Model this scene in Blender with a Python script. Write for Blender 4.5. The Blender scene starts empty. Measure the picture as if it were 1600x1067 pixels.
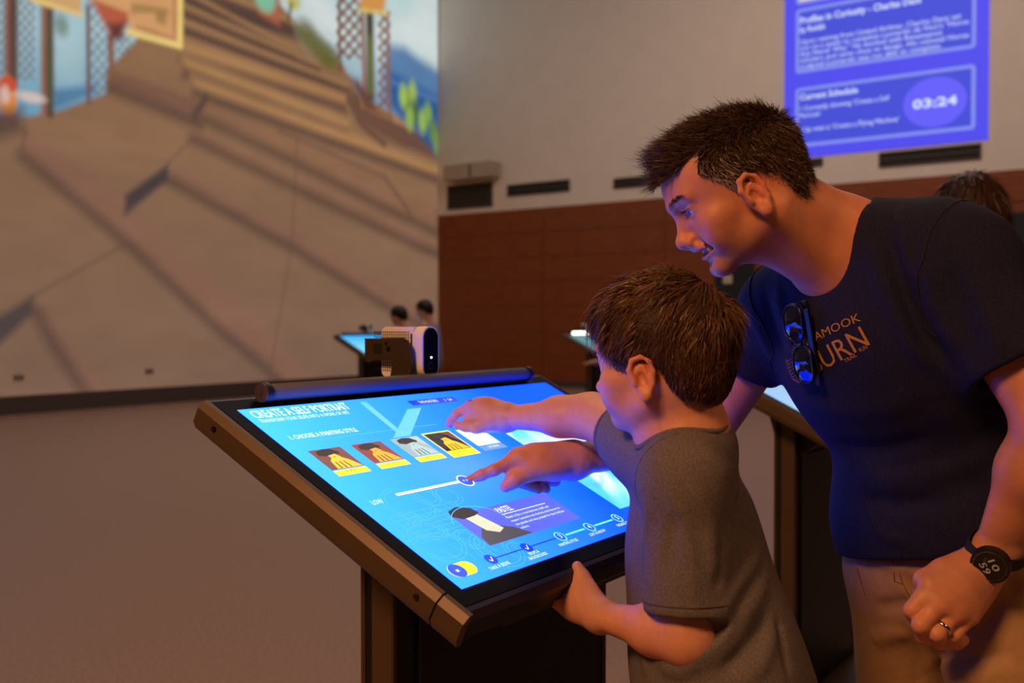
import bpy, bmesh, math, random
import numpy as np
from mathutils import Vector, Matrix
from mathutils.bvhtree import BVHTree

# ------------------------------------------------------------------ camera
SC = bpy.context.scene
COL = SC.collection
FPX, CX, CY, HORY, CAMH = 1555.6, 800.0, 533.5, 505.0, 1.20
PIT = math.atan((CY - HORY) / FPX)
YAW = math.radians(35.2)
fwd0 = np.array([math.cos(YAW), math.sin(YAW), 0.0])
RT = np.array([math.sin(YAW), -math.cos(YAW), 0.0])
UPW = np.array([0.0, 0.0, 1.0])
FW = fwd0 * math.cos(PIT) - UPW * math.sin(PIT)
UC = UPW * math.cos(PIT) + fwd0 * math.sin(PIT)
CAMO = np.array([0.0, 0.0, CAMH])
cam = bpy.data.cameras.new('camera')
camo = bpy.data.objects.new('camera', cam)
COL.objects.link(camo)
cam.sensor_width = 36.0
cam.lens = 36.0 * FPX / 1600.0
cam.clip_start, cam.clip_end = 0.05, 200
mw = Matrix.Identity(4)
for i in range(3):
    mw[i][0], mw[i][1], mw[i][2], mw[i][3] = RT[i], UC[i], -FW[i], CAMO[i]
camo.matrix_world = mw
cam.dof.use_dof = True
cam.dof.focus_distance = 1.50
cam.dof.aperture_fstop = 4.0
SC.camera = camo

# ------------------------------------------------------------------ world, lights, exposure
wd = bpy.data.worlds.new('dim_hall'); SC.world = wd; wd.use_nodes = True
wd.node_tree.nodes['Background'].inputs[0].default_value = (0.55, 0.43, 0.36, 1)
wd.node_tree.nodes['Background'].inputs[1].default_value = 0.018
SC.view_settings.view_transform = 'Standard'
SC.view_settings.look = 'None'
SC.view_settings.exposure = 0.0
SC.view_settings.gamma = 1.0
SC.view_settings.use_curve_mapping = False

def lamp(name, kind, loc, target, energy, color, size=1.0, sizey=None, spot=None, blend=0.6):
    l = bpy.data.lights.new(name, kind); l.energy = energy; l.color = color
    if kind == 'AREA':
        l.shape = 'RECTANGLE'; l.size = size; l.size_y = sizey or size
    elif kind == 'SPOT':
        l.spot_size = math.radians(spot); l.spot_blend = blend; l.shadow_soft_size = size
    else:
        l.shadow_soft_size = size
    o = bpy.data.objects.new(name, l); COL.objects.link(o)
    o.location = loc
    o.rotation_euler = (Vector(target) - Vector(loc)).to_track_quat('-Z', 'Y').to_euler()
    return o
# warm glow of the hall's other projected wall and track lamps, behind and left of the photographer
lamp('warm_wall_glow', 'AREA', (-2.2, 1.0, 4.0), (1.4, 0.8, 1.0), 140, (1.0, 0.45, 0.19), 1.2, .9)
lamp('warm_track_lamp', 'SPOT', (2.0, -3.4, 4.4), (1.6, 0.5, 1.2), 160, (1.0, 0.46, 0.20), 0.2, spot=40)
# soft house light over the hall
lamp('house_light', 'AREA', (8.5, 5.5, 8.6), (9.2, 6.5, 0.0), 440, (1.0, 0.77, 0.66), 9.0, 7.0)
lamp('house_light_far', 'AREA', (11.5, 1.0, 8.0), (15.6, 4.0, 4.5), 55, (1.0, 0.78, 0.66), 3.0, 3.0)

def lin(c):
    c = np.asarray(c, float) / 255.0
    return np.where(c <= 0.04045, c / 12.92, ((c + 0.055) / 1.055) ** 2.4)

def P(px, py, d):
    """world point seen at a photo pixel, at depth d metres along the lens axis"""
    return CAMO + (FW + RT * (px - CX) / FPX - UC * (py - CY) / FPX) * d

def onplane(px, py, n, d):
    r = FW + RT * (px - CX) / FPX - UC * (py - CY) / FPX
    n = np.asarray(n, float)
    return CAMO + r * ((d - CAMO @ n) / (r @ n))

# ------------------------------------------------------------------ materials
MATS = {}
def mat(name, rgb, rough=0.6, metal=0.0, emit=0.0, noise=0.0, nscale=40.0, bump=0.0, bscale=200.0, spec=0.5, stretch=None, sss=0.0):
    if name in MATS: return MATS[name]
    m = bpy.data.materials.new(name); m.use_nodes = True
    nt = m.node_tree; b = nt.nodes['Principled BSDF']
    col = tuple(lin(rgb)) + (1,)
    b.inputs['Base Color'].default_value = col
    b.inputs['Roughness'].default_value = rough
    b.inputs['Metallic'].default_value = metal
    b.inputs['Specular IOR Level'].default_value = spec
    if sss:
        b.inputs['Subsurface Weight'].default_value = sss
        b.inputs['Subsurface Radius'].default_value = (0.012, 0.004, 0.002)
        b.inputs['Subsurface Scale'].default_value = 0.6
    if emit:
        b.inputs['Emission Color'].default_value = col
        b.inputs['Emission Strength'].default_value = emit
        b.inputs['Base Color'].default_value = (0.01, 0.01, 0.01, 1)
    if noise or bump:
        tc = nt.nodes.new('ShaderNodeTexCoord')
        mp = nt.nodes.new('ShaderNodeMapping')
        nt.links.new(tc.outputs['Object'], mp.inputs[0])
        if stretch: mp.inputs['Scale'].default_value = stretch
    if noise:
        n = nt.nodes.new('ShaderNodeTexNoise'); n.inputs['Scale'].default_value = nscale; n.inputs['Detail'].default_value = 6
        nt.links.new(mp.outputs[0], n.inputs[0])
        rp = nt.nodes.new('ShaderNodeValToRGB')
        c = np.array(col[:3])
        rp.color_ramp.elements[0].position = 0.3; rp.color_ramp.elements[1].position = 0.72
        rp.color_ramp.elements[0].color = tuple(c * (1 - noise)) + (1,)
        rp.color_ramp.elements[1].color = tuple(np.minimum(1, c * (1 + noise))) + (1,)
        nt.links.new(n.outputs[0], rp.inputs[0])
        nt.links.new(rp.outputs[0], b.inputs['Emission Color' if emit else 'Base Color'])
    if bump:
        n2 = nt.nodes.new('ShaderNodeTexNoise'); n2.inputs['Scale'].default_value = bscale; n2.inputs['Detail'].default_value = 4
        nt.links.new(mp.outputs[0], n2.inputs[0])
        bp = nt.nodes.new('ShaderNodeBump'); bp.inputs['Strength'].default_value = bump; bp.inputs['Distance'].default_value = 0.004
        nt.links.new(n2.outputs[0], bp.inputs['Height']); nt.links.new(bp.outputs[0], b.inputs['Normal'])
    MATS[name] = m
    return m

def attr_mat(name, attr, rough=0.5, emit=0.0, spec=0.5, bump=0.0, bscale=300, sss=0.0):
    """material that takes its colour from a painted colour attribute"""
    m = bpy.data.materials.new(name); m.use_nodes = True
    nt = m.node_tree; b = nt.nodes['Principled BSDF']
    a = nt.nodes.new('ShaderNodeAttribute'); a.attribute_name = attr
    b.inputs['Roughness'].default_value = rough; b.inputs['Specular IOR Level'].default_value = spec
    if emit:
        nt.links.new(a.outputs['Color'], b.inputs['Emission Color']); b.inputs['Emission Strength'].default_value = emit
        b.inputs['Base Color'].default_value = (0.02, 0.02, 0.02, 1)
    else:
        nt.links.new(a.outputs['Color'], b.inputs['Base Color'])
    if sss:
        b.inputs['Subsurface Weight'].default_value = sss
        b.inputs['Subsurface Radius'].default_value = (0.012, 0.004, 0.002)
        b.inputs['Subsurface Scale'].default_value = 0.5
    if bump:
        tc = nt.nodes.new('ShaderNodeTexCoord')
        n2 = nt.nodes.new('ShaderNodeTexNoise'); n2.inputs['Scale'].default_value = bscale; n2.inputs['Detail'].default_value = 4
        nt.links.new(tc.outputs['Object'], n2.inputs[0])
        bp = nt.nodes.new('ShaderNodeBump'); bp.inputs['Strength'].default_value = bump; bp.inputs['Distance'].default_value = 0.002
        nt.links.new(n2.outputs[0], bp.inputs['Height']); nt.links.new(bp.outputs[0], b.inputs['Normal'])
    return m

# ------------------------------------------------------------------ object helpers
def mesh_obj(name, verts, faces, materials, parent=None, smooth=False, fmat=None):
    me = bpy.data.meshes.new(name)
    me.from_pydata([tuple(map(float, v)) for v in verts], [], faces)
    me.update()
    o = bpy.data.objects.new(name, me); COL.objects.link(o)
    if not isinstance(materials, (list, tuple)): materials = [materials]
    for m in materials: me.materials.append(m)
    if fmat is not None: me.polygons.foreach_set('material_index', fmat)
    if smooth: me.polygons.foreach_set('use_smooth', [True] * len(me.polygons))
    if parent is not None: o.parent = parent
    return o

def bm_obj(name, bm, materials, parent=None, smooth=False):
    me = bpy.data.meshes.new(name)
    bmesh.ops.recalc_face_normals(bm, faces=bm.faces)
    bm.to_mesh(me); bm.free()
    o = bpy.data.objects.new(name, me); COL.objects.link(o)
    if not isinstance(materials, (list, tuple)): materials = [materials]
    for m in materials: me.materials.append(m)
    if smooth:
        for p in me.polygons: p.use_smooth = True
    if parent is not None: o.parent = parent
    return o

def bx(bm, lo, hi, bevel=0.0, seg=2, M=None, mi=0):
    lo, hi = np.asarray(lo, float), np.asarray(hi, float)
    r = bmesh.ops.create_cube(bm, size=1.0)
    vs = r['verts']
    for v in vs:
        v.co = Vector(((lo + hi) / 2 + np.array(v.co) * (hi - lo)).tolist())
    fs = {f for v in vs for f in v.link_faces}
    for f in fs: f.material_index = mi
    if bevel > 0:
        es = list({e for v in vs for e in v.link_edges})
        rb = bmesh.ops.bevel(bm, geom=es, offset=bevel, segments=seg, affect='EDGES', profile=0.6)
        vs = list({v for f in rb['faces'] for v in f.verts} | {v for v in vs if v.is_valid})
        for f in rb['faces']: f.material_index = mi
    if M is not None: bmesh.ops.transform(bm, matrix=M, verts=[v for v in vs if v.is_valid])
    return vs

def cyl(bm, a, b, r, seg=24, r2=None, mi=0, caps=True):
    a, b = Vector(a), Vector(b)
    d = b - a
    M = Matrix.Translation((a + b) / 2) @ d.to_track_quat('Z', 'Y').to_matrix().to_4x4()
    res = bmesh.ops.create_cone(bm, cap_ends=caps, segments=seg, radius1=r, radius2=r if r2 is None else r2, depth=d.length, matrix=M)
    for v in res['verts']:
        for f in v.link_faces: f.material_index = mi
    return res['verts']

def tag(o, label, cat, group=None, kind=None):
    if label: o['label'] = label
    if cat: o['category'] = cat
    if group: o['group'] = group
    if kind: o['kind'] = kind
    return o

def thing(name, label, cat, loc=(0, 0, 0), group=None):
    o = bpy.data.objects.new(name, None); COL.objects.link(o)
    o.empty_display_size = 0.1; o.location = loc
    return tag(o, label, cat, group)

def reparent_keep(child, par):
    child.parent = par
    child.matrix_parent_inverse = Matrix.Translation(Vector(par.location)).inverted()

def text_obj(name, s, M, height=None, width=None, material=None, parent=None, bold=0.0, align='LEFT', extrude=0.0, shear=0.0, space=1.0):
    """lettering as a flat mesh; M maps text plane (x right, y up, z out) to the world; capital height / overall width in metres"""
    c = bpy.data.curves.new(name, 'FONT'); c.body = s; c.size = 1.0; c.offset = bold; c.extrude = extrude; c.shear = shear
    c.resolution_u = 2; c.space_character = space; c.space_line = 1.05
    t = bpy.data.objects.new(name, c); COL.objects.link(t)
    dg = bpy.context.evaluated_depsgraph_get()
    me = bpy.data.meshes.new_from_object(t.evaluated_get(dg))
    bpy.data.objects.remove(t); bpy.data.curves.remove(c)
    n = len(me.vertices); co = np.empty(n * 3); me.vertices.foreach_get('co', co); co = co.reshape(-1, 3)
    w = max(co[:, 0].max() - co[:, 0].min(), 1e-6)
    sy = (height / 0.70) if height else width / w
    sx = (width / w) if width else sy
    x0 = co[:, 0].min()
    if align == 'CENTER': x0 = (co[:, 0].min() + co[:, 0].max()) / 2
    co = (co - [x0, 0, 0]) * [sx, sy, sy]
    Mn = np.array(M)
    co = co @ Mn[:3, :3].T + Mn[:3, 3]
    me.vertices.foreach_set('co', co.ravel()); me.update()
    me.materials.clear(); me.materials.append(material)
    o = bpy.data.objects.new(name, me); COL.objects.link(o)
    if len(s.replace(' ', '')) > 1: o['kind'] = 'stuff'
    if parent is not None: o.parent = parent
    return o

def frame(o, x, y):
    x = np.asarray(x, float); x = x / np.linalg.norm(x); y = np.asarray(y, float); y = y - x * (x @ y); y = y / np.linalg.norm(y)
    z = np.cross(x, y)
    M = np.eye(4); M[:3, 0], M[:3, 1], M[:3, 2], M[:3, 3] = x, y, z, o
    return M
def setpar(o, par):
    o.parent = par
    if par.type == 'EMPTY':
        o.matrix_parent_inverse = Matrix.Translation(Vector(par.location)).inverted()
    return o

# ------------------------------------------------------------------ room shell
YW, XW, ZC = 12.9, 15.7, 9.0
m_floor = mat('carpet_taupe', (152, 124, 109), rough=0.42, noise=0.22, nscale=70, bump=0.15, bscale=300, spec=0.35)
m_white = mat('painted_white', (226, 214, 202), rough=0.8, noise=0.03, nscale=3)
m_ceil = mat('ceiling_dark', (70, 64, 60), rough=0.9)
m_base = mat('base_dark', (74, 62, 56), rough=0.6)
m_wood = mat('cherry_veneer', (128, 60, 15), rough=0.45, noise=0.22, nscale=2.2, stretch=(1, 1.2, 9))
m_black = mat('matt_black', (16, 16, 17), rough=0.5)
m_slot = mat('slot_dark', (34, 28, 25), rough=0.8)
m_grill = mat('grille_grey', (70, 62, 56), rough=0.6)
m_beige = mat('beige_box', (176, 160, 140), rough=0.6)

def struct(name, lo, hi, m, parent=None):
    bm = bmesh.new(); bx(bm, lo, hi); o = bm_obj(name, bm, m)
    if parent is None: o['kind'] = 'structure'
    else: o.parent = parent
    return o
floor = struct('floor', (-7, -7, -0.1), (XW + .2, YW + .2, 0), m_floor)
wall_left = struct('wall_left', (-7, YW, 0), (XW + .2, YW + .2, ZC), m_white)
wall_right = struct('wall_right', (XW, -7, 0), (XW + .2, YW, ZC), m_white)
ceiling = struct('ceiling', (-7, -7, ZC), (XW + .2, YW + .2, ZC + .15), m_ceil)
bb = struct('baseboard_left', (-7, YW - .03, 0), (XW - .03, YW, .24), m_base)
bb2 = struct('baseboard_right', (XW - .035, -7, 0), (XW, YW - .03, .12), m_base)
# cherry panels on the right wall, one piece each
rng = random.Random(4)
rowz = [0.12 + i * (3.38 - .12) / 7 for i in range(8)]
panel_mesh = {}
for r in range(7):
    y = YW - 0.01; k = 0
    while y > -5:
        w = 2.55
        key = (r,)
        if key not in panel_mesh:
            bm = bmesh.new(); bx(bm, (0, -w / 2 + .006, rowz[r] + .005), (.04, w / 2 - .006, rowz[r + 1] - .005), .004, 1)
            o = bm_obj('wood_panel', bm, m_wood); panel_mesh[key] = o.data
        else:
            o = bpy.data.objects.new('wood_panel', panel_mesh[key]); COL.objects.link(o)
        o.location = (XW - .04, y - w / 2, 0); o.parent = wall_right
        y -= w; k += 1

# ------------------------------------------------------------------ things on the right wall
def wallpt(px, py, off=0.0):
    p = onplane(px, py, (1, 0, 0), XW - off); return p[1], p[2]
def slot_vent(name, label, x0, y0, x1, y1, slats, frm, m=None, group='air slots along the top of the wood panelling'):
    ya, za = wallpt(x0, y0); yb, zb = wallpt(x1, y1)   # ya > yb
    t = thing(name, label, 'air vent', (XW, (ya + yb) / 2, min(za, zb)), group)
    lo, hi = min(za, zb), max(za, zb)
    bm = bmesh.new(); bx(bm, (XW - .012, yb, lo), (XW, ya, hi)); setpar(bm_obj('backing', bm, m_slot), t)
    bm = bmesh.new()
    bx(bm, (XW - .03, yb - frm, lo - frm), (XW, ya + frm, lo)); bx(bm, (XW - .03, yb - frm, hi), (XW, ya + frm, hi + frm))
    bx(bm, (XW - .03, yb - frm, lo), (XW, yb, hi)); bx(bm, (XW - .03, ya, lo), (XW, ya + frm, hi))
    setpar(bm_obj('vent_frame', bm, m_grill), t)
    for i in range(slats):
        zc = lo + (i + .5) * (hi - lo) / slats
        bm = bmesh.new(); bx(bm, (XW - .026, yb, zc - .012), (XW - .012, ya, zc + .012)); setpar(bm_obj('slat', bm, m_grill), t)
slot_vent('wall_grille', 'dark square louvre grille under the beige box near the corner', 702, 293, 768, 320, 6, .03, group='none')
slot_vent('slot_vent', 'narrow dark air slot right of the square grille', 795, 291, 889, 297, 1, .02)
slot_vent('slot_vent', 'narrow dark air slot by the front of the man\'s hair', 961, 281, 1042, 286, 1, .02)
slot_vent('slot_vent', 'short dark air slot just behind the man\'s head', 1250, 252, 1284, 257, 1, .02)
slot_vent('slot_vent', 'long dark air slot below the blue projected notice', 1376, 241, 1531, 246, 1, .02)
for o in bpy.data.objects:
    if o.get('group') == 'none': del o['group']
ya, za = wallpt(708, 262); yb, zb = wallpt(783, 278)
t = thing('wall_box', 'beige box fixed to the white wall above the square grille', 'wall box', (XW, (ya + yb) / 2, zb))
bm = bmesh.new(); bx(bm, (XW - .32, yb, min(za, zb)), (XW - .02, ya, max(za, zb)), .02); setpar(bm_obj('housing', bm, m_beige), t)
bm = bmesh.new(); bx(bm, (XW - .03, yb + .1, min(za, zb) + .03), (XW, ya - .1, max(za, zb) - .03)); setpar(bm_obj('mount_plate', bm, m_grill), t)
bm = bmesh.new(); bx(bm, (XW - .325, yb + .42 * (ya - yb), min(za, zb) + .03), (XW - .315, yb + .46 * (ya - yb), max(za, zb) - .03)); setpar(bm_obj('seam', bm, m_grill), t)

# projected notice
m_pblue = mat('notice_blue', (74, 72, 236), emit=1.0)
m_pinner = mat('notice_inner', (62, 74, 214), emit=1.0)
m_pline = mat('notice_outline', (128, 140, 236), emit=1.0)
m_ptext = mat('notice_text', (214, 226, 255), emit=1.0)
m_pcirc = mat('notice_circle', (96, 92, 250), emit=1.0)
m_pimg = mat('notice_picture', (238, 214, 180), emit=1.0, noise=.12, nscale=2)
yL, _ = wallpt(1226, 120); yR, _ = wallpt(1545, 120)
_, zbL = wallpt(1240, 247); _, zbR = wallpt(1545, 219)
zB = (zbL + zbR) / 2
NW = yL - yR
notice = thing('projected_notice', 'bright blue projected notice with white text and a round countdown', 'projection', (XW, (yL + yR) / 2, zB))
def nrect(name, u0, v0, u1, v1, m, off, rad=0.0, parent=notice, seg=6):
    """rounded rectangle on the notice; u from left, v up from its bottom edge, metres"""
    pts = []
    for cx_, cy_, a0 in ((u1 - rad, v1 - rad, 0), (u0 + rad, v1 - rad, 90), (u0 + rad, v0 + rad, 180), (u1 - rad, v0 + rad, 270)):
        if rad <= 0: pts.append((cx_, cy_)); continue
        for i in range(seg + 1):
            a = math.radians(a0 + 90 * i / seg); pts.append((cx_ + rad * math.cos(a), cy_ + rad * math.sin(a)))
    n = len(pts)
    vs = [(XW - off, yL - u, zB + v) for u, v in pts] + [(XW - off + .004, yL - u, zB + v) for u, v in pts]
    fs = [tuple(range(n))[::-1], tuple(range(n, 2 * n))] + [(i, (i + 1) % n, n + (i + 1) % n, n + i) for i in range(n)]
    return setpar(mesh_obj(name, vs, fs, m), parent)
def nuv(px, py):
    y, z = wallpt(px, py); return yL - y, z - zB
nrect('backdrop', 0, 0, NW, ZC - zB - .6, m_pblue, .010)
u0, v0 = nuv(1243, 231); u1, _ = nuv(1524, 200); _, v1 = nuv(1243, 139)
u0s = u0
nrect('schedule_outline', u0, v0, u1, v1, m_pline, .014, .06); nrect('schedule_box', u0 + .055, v0 + .055, u1 - .055, v1 - .055, m_pinner, .018, .02)
_, vb = nuv(1243, 116); 
nrect('article_outline', u0, vb, u1, vb + 1.02, m_pline, .014, .06); nrect('article_box', u0 + .055, vb + .055, u1 - .055, vb + .965, m_pinner, .018, .02)
nrect('picture_outline', u0, vb + 1.09, u1, vb + 3.3, m_pline, .014, .06); nrect('picture', u0 + .055, vb + 1.14, u1 - .055, vb + 3.25, m_pimg, .018, .02)
bm = bmesh.new()
cu, cv = nuv(1461, 160)
r_ = bmesh.ops.create_circle(bm, cap_ends=True, segments=40, radius=.37)
for v in r_['verts']: v.co = Vector((XW - .022, yL - cu - v.co.x * 1.2, zB + cv + v.co.y))
setpar(bm_obj('countdown_circle', bm, m_pcirc), notice)
def ntext(name, s, u, v, h, m=m_ptext, bold=.0, width=None, align='LEFT'):
    M = frame((XW - .026, yL - u, zB + v), (0, -1, 0), (0, 0, 1))
    return setpar(text_obj(name, s, M, height=h, width=width, material=m, bold=bold, align=align), notice)
def nline(name, s, px, py, px1, h, bold=0.0):
    u, v = nuv(px, py); ue, _ = nuv(px1, py)
    ntext(name, s, u, v, h, bold=bold, width=ue - u)
ntext('countdown_text', '03:24', cu, cv - .065, .13, bold=.03, width=.62, align='CENTER')
nline('schedule_title', 'Current Schedule', 1251, 157, 1341, .095, .02)
nline('schedule_line', "\u2022 Currently showing 'Create a Self", 1251, 174, 1390, .075)
nline('schedule_line', "Portrait'", 1251, 185, 1283, .075)
nline('schedule_line', "\u2022 Up next is 'Create a Flying Machine'", 1251, 207, 1405, .075)
nline('article_title', 'Profiles in Curiosity - Charles Dent', 1251, 38, 1440, .10, .02)
nline('article_title', 'by Reddit', 1251, 52, 1290, .09, .015)
for i, (s, w) in enumerate((("Upon retiring from United Airlines, Charles Dent set", 1502), ("out on a quest to complete Leonardo da Vinci's \"Horse", 1514),
        ("that Never Was.\" He worked with Renaissance", 1472), ("scholars and came close to design. His colossal Horse", 1514), ("sculpted Leonardo was not able to complete.", 1472))):
    nline('article_line', s, 1251, 70 + i * 9.6, w, .075)

# dark screen at the far right and dark doorway
ya, za = wallpt(1568, 333); yb, zb = wallpt(1640, 460)
tvs = thing('wall_monitor', 'dark navy switched-off screen on the wood wall at the right edge', 'monitor', (XW - .04, (ya + yb) / 2, zb))
bm = bmesh.new(); bx(bm, (XW - .12, yb, zb), (XW - .041, ya, za), .01); setpar(bm_obj('casing', bm, m_black), tvs)
bm = bmesh.new(); bx(bm, (XW - .125, yb + .03, zb + .03), (XW - .119, ya - .03, za - .03)); setpar(bm_obj('display', bm, mat('tv_navy', (26, 30, 48), rough=.3)), tvs)
ya, za = wallpt(1120, 412); yb, _ = wallpt(1180, 412)
dr = thing('door_1', 'dark doorway in the wood wall behind the man\'s chin', 'door', (XW - .045, (ya + yb) / 2, 0)); dr['kind'] = 'structure'
bm = bmesh.new(); bx(bm, (XW - .08, yb, 0.0), (XW - .041, ya, za)); setpar(bm_obj('door_leaf', bm, m_black), dr)
y2, z2 = wallpt(1133, 430); y3, z3 = wallpt(1147, 443)
bm = bmesh.new(); bx(bm, (XW - .09, y3, z3), (XW - .079, y2, z2)); setpar(bm_obj('door_sign', bm, mat('sign_grey', (190, 180, 168), rough=.7)), dr)

# outlets low on the left wall
for nm, px, py, lab in (('power_outlet', 28, 590, 'small wall outlet low on the mural at far left'), ('power_outlet', 232, 580, 'small wall outlet low on the mural, right one of two')):
    p = onplane(px, py, (0, 1, 0), YW)
    tt = thing(nm, lab, 'outlet', (p[0], YW, p[2] - .06), 'outlets below the mural')
    bm = bmesh.new(); bx(bm, (p[0] - .07, YW - .03, p[2] - .05), (p[0] + .07, YW, p[2] + .05), .008); setpar(bm_obj('cover_plate', bm, m_beige), tt)
    for dx in (-.032, .032):
        bm = bmesh.new(); bx(bm, (p[0] + dx - .018, YW - .033, p[2] - .025), (p[0] + dx + .018, YW - .029, p[2] + .025)); setpar(bm_obj('socket', bm, m_slot), tt)

# ------------------------------------------------------------------ projected mural on the left wall
GX0, GX1, GZ0, GZ1, GS = 1.0, XW - .03, .245, 8.9, .026
nx, nz = int((GX1 - GX0) / GS), int((GZ1 - GZ0) / GS)
gx = np.linspace(GX0, GX1, nx); gz = np.linspace(GZ0, GZ1, nz)
MX, MZ = np.meshgrid(gx, gz)           # wall coordinates
IMG = np.zeros(MX.shape + (3,))
def wp(px, py):
    p = onplane(px, py, (0, 1, 0), YW); return p[0], p[2]
def polyd(pts):
    """signed distance (negative inside) from every wall point to a polygon"""
    x0 = np.array(pts); d = np.full(MX.shape, 1e9); ins = np.zeros(MX.shape, bool)
    for i in range(len(x0)):
        a, b = x0[i], x0[(i + 1) % len(x0)]; e = b - a
        wx, wz = MX - a[0], MZ - a[1]
        h = np.clip((wx * e[0] + wz * e[1]) / (e @ e + 1e-12), 0, 1)
        d = np.minimum(d, (wx - e[0] * h) ** 2 + (wz - e[1] * h) ** 2)
        c = ((a[1] <= MZ) & (b[1] > MZ)) | ((b[1] <= MZ) & (a[1] > MZ))
        with np.errstate(divide='ignore', invalid='ignore'):
            ins ^= c & (MX < a[0] + (MZ - a[1]) / (e[1] if abs(e[1]) > 1e-9 else 1e-9) * e[0])
    return np.where(ins, -1, 1) * np.sqrt(d)
def blend(mask, c):
    global IMG
    IMG = IMG * (1 - mask[..., None]) + lin(c) * mask[..., None]
def poly(pix, c, soft=.03, a=1.0):
    d = polyd([wp(*q) for q in pix]); blend(a * np.clip(.5 - d / (2 * soft), 0, 1), c)
def line(pix, c, wpx, soft=.03, a=1.0):
    """stroke of constant wall width along a pixel path"""
    q = [np.array(wp(*p)) for p in pix]; d = np.full(MX.shape, 1e9)
    for s, e in zip(q[:-1], q[1:]):
        v = e - s; wx, wz = MX - s[0], MZ - s[1]
        h = np.clip((wx * v[0] + wz * v[1]) / (v @ v + 1e-12), 0, 1)
        d = np.minimum(d, np.hypot(wx - v[0] * h, wz - v[1] * h))
    blend(a * np.clip(.5 - (d - wpx) / (2 * soft), 0, 1), c)
def blob(px, py, rx, rz, c, soft=.4, a=1.0):
    x, z = wp(px, py); r = np.hypot((MX - x) / rx, (MZ - z) / rz); blend(a * np.clip((1 + soft - r) / (2 * soft), 0, 1), c)
IMG[:] = lin((136, 104, 85))
# broad tone of the stone: warmer and lighter towards the upper right, greyer low
tt_ = np.clip((MZ - .3) / 6.5, 0, 1)[..., None]
IMG = IMG * (1 - .8 * tt_) + lin((166, 122, 82)) * (.8 * tt_)
RISER, DARK, TREAD = (134, 90, 74), (92, 70, 62), (170, 128, 88)
# upper flight: treads and risers as long stripes
stripes = [((250, -22), (470, 60)), ((265, -2), (470, 82)), ((255, 22), (500, 106)), ((240, 52), (540, 150)), ((232, 86), (566, 195)), ((232, 108), (610, 232)), ((180, 90), (690, 300))]
def slopeband(a, b, w, c, soft, al=1.0):
    poly([(a[0], a[1]), (b[0], b[1]), (b[0], b[1] + w * .8), (a[0], a[1] + w)], c, soft, al)
slopeband((140, -60), (470, 40), 30, DARK, .08)
for i, (a, b) in enumerate(((( 280, -40), (480, 40)), ((285, -20), (462, 75)), ((285, 4), (500, 98)), ((285, 30), (545, 130)))):
    slopeband(a, b, 10, TREAD, .05); slopeband((a[0], a[1] + 10), (b[0], b[1] + 9), 13, (98, 70, 60), .06)
for a, b, w in (((280, 62), (540, 150), 14), ((285, 86), (545, 188), 15), ((300, 118), (690, 262), 15)):
    slopeband(a, b, w + 6, (186, 138, 90), .10); slopeband((a[0], a[1] + w + 4), (b[0], b[1] + w), 15, (104, 76, 64), .09)
line([(545, 155), (565, 195), (600, 225)], (110, 78, 64), .06, .06)
poly([(545, 140), (600, 172), (690, 222), (690, 252), (610, 222), (560, 190)], (120, 84, 68), .08)
poly([(560, 150), (690, 214), (690, 224), (565, 168)], (190, 140, 96), .05)
# big lower steps: reddish risers with a dark foot line
def step(top, foot, riser=RISER, ra=.85, dk=(84, 64, 58), w=.06, soft=.12):
    poly(top + foot[::-1], riser, .07, ra)
    line(foot, dk, w, soft, .85)
step([(302, 150), (380, 185), (464, 222), (612, 292), (700, 330)], [(302, 178), (380, 216), (464, 256), (612, 330), (700, 372)], (150, 106, 80), .6)
step([(170, 108), (318, 160)], [(170, 138), (310, 195)], (132, 92, 76), .8)
step([(302, 200), (464, 276), (612, 346), (700, 386)], [(302, 218), (464, 296), (612, 366), (700, 405)], (150, 105, 82), .5)
step([(262, 258), (464, 362), (612, 455), (700, 500)], [(262, 281), (464, 392), (612, 484), (700, 530)], (146, 102, 84), .65)
step([(35, 200), (192, 306), (260, 370), (400, 495), (500, 600)], [(35, 244), (192, 375), (332, 506), (420, 580), (450, 612)], (148, 104, 86), .7)
step([(55, 462), (100, 530), (190, 625)], [(57, 490), (85, 540), (140, 625)], (144, 102, 84), .7)
poly([(195, 305), (262, 257), (262, 281), (195, 336)], (80, 66, 66), .05)
poly([(300, 178), (322, 146), (322, 160), (303, 190)], (88, 70, 64), .05)
poly([(-60, 520), (0, 493), (52, 462), (52, 489), (0, 537), (-60, 570)], (86, 72, 70), .06)
for q in ([(192, 384), (52, 462)], [(302, 216), (262, 254)], [(464, 215), (455, 388), (420, 590)], [(600, 274), (647, 345)], [(680, 330), (690, 420)], [(35, 230), (40, 204)]):
    line(q, (112, 84, 70), .012, .04, .8)
line([(437, 205), (599, 276), (640, 330)], (108, 80, 66), .03, .06, .7)
# sky and sea seen past the steps
def skyfill(pix, top, bot, ytop, ybot, soft=.04):
    d = polyd([wp(*q) for q in pix]); m = np.clip(.5 - d / (2 * soft), 0, 1)
    zt, zb_ = wp(pix[0][0], ytop)[1], wp(pix[0][0], ybot)[1]
    g = np.clip((MZ - zb_) / (zt - zb_), 0, 1)[..., None]
    global IMG
    IMG = IMG * (1 - m[..., None]) + (lin(bot) * (1 - g) + lin(top) * g) * m[..., None]
skyfill([(-190, -260), (420, -200), (300, -50), (205, 70), (165, 110), (165, 145), (95, 172), (55, 180), (-60, 196), (-420, 250), (-900, 300), (-900, -900)], (176, 210, 220), (110, 166, 196), -30, 150)
skyfill([(430, -200), (700, -200), (700, 260), (684, 235), (650, 200), (600, 170), (560, 150), (535, 100), (505, 82), (470, 42), (430, 0)], (206, 230, 230), (34, 98, 160), 10, 190)
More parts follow.
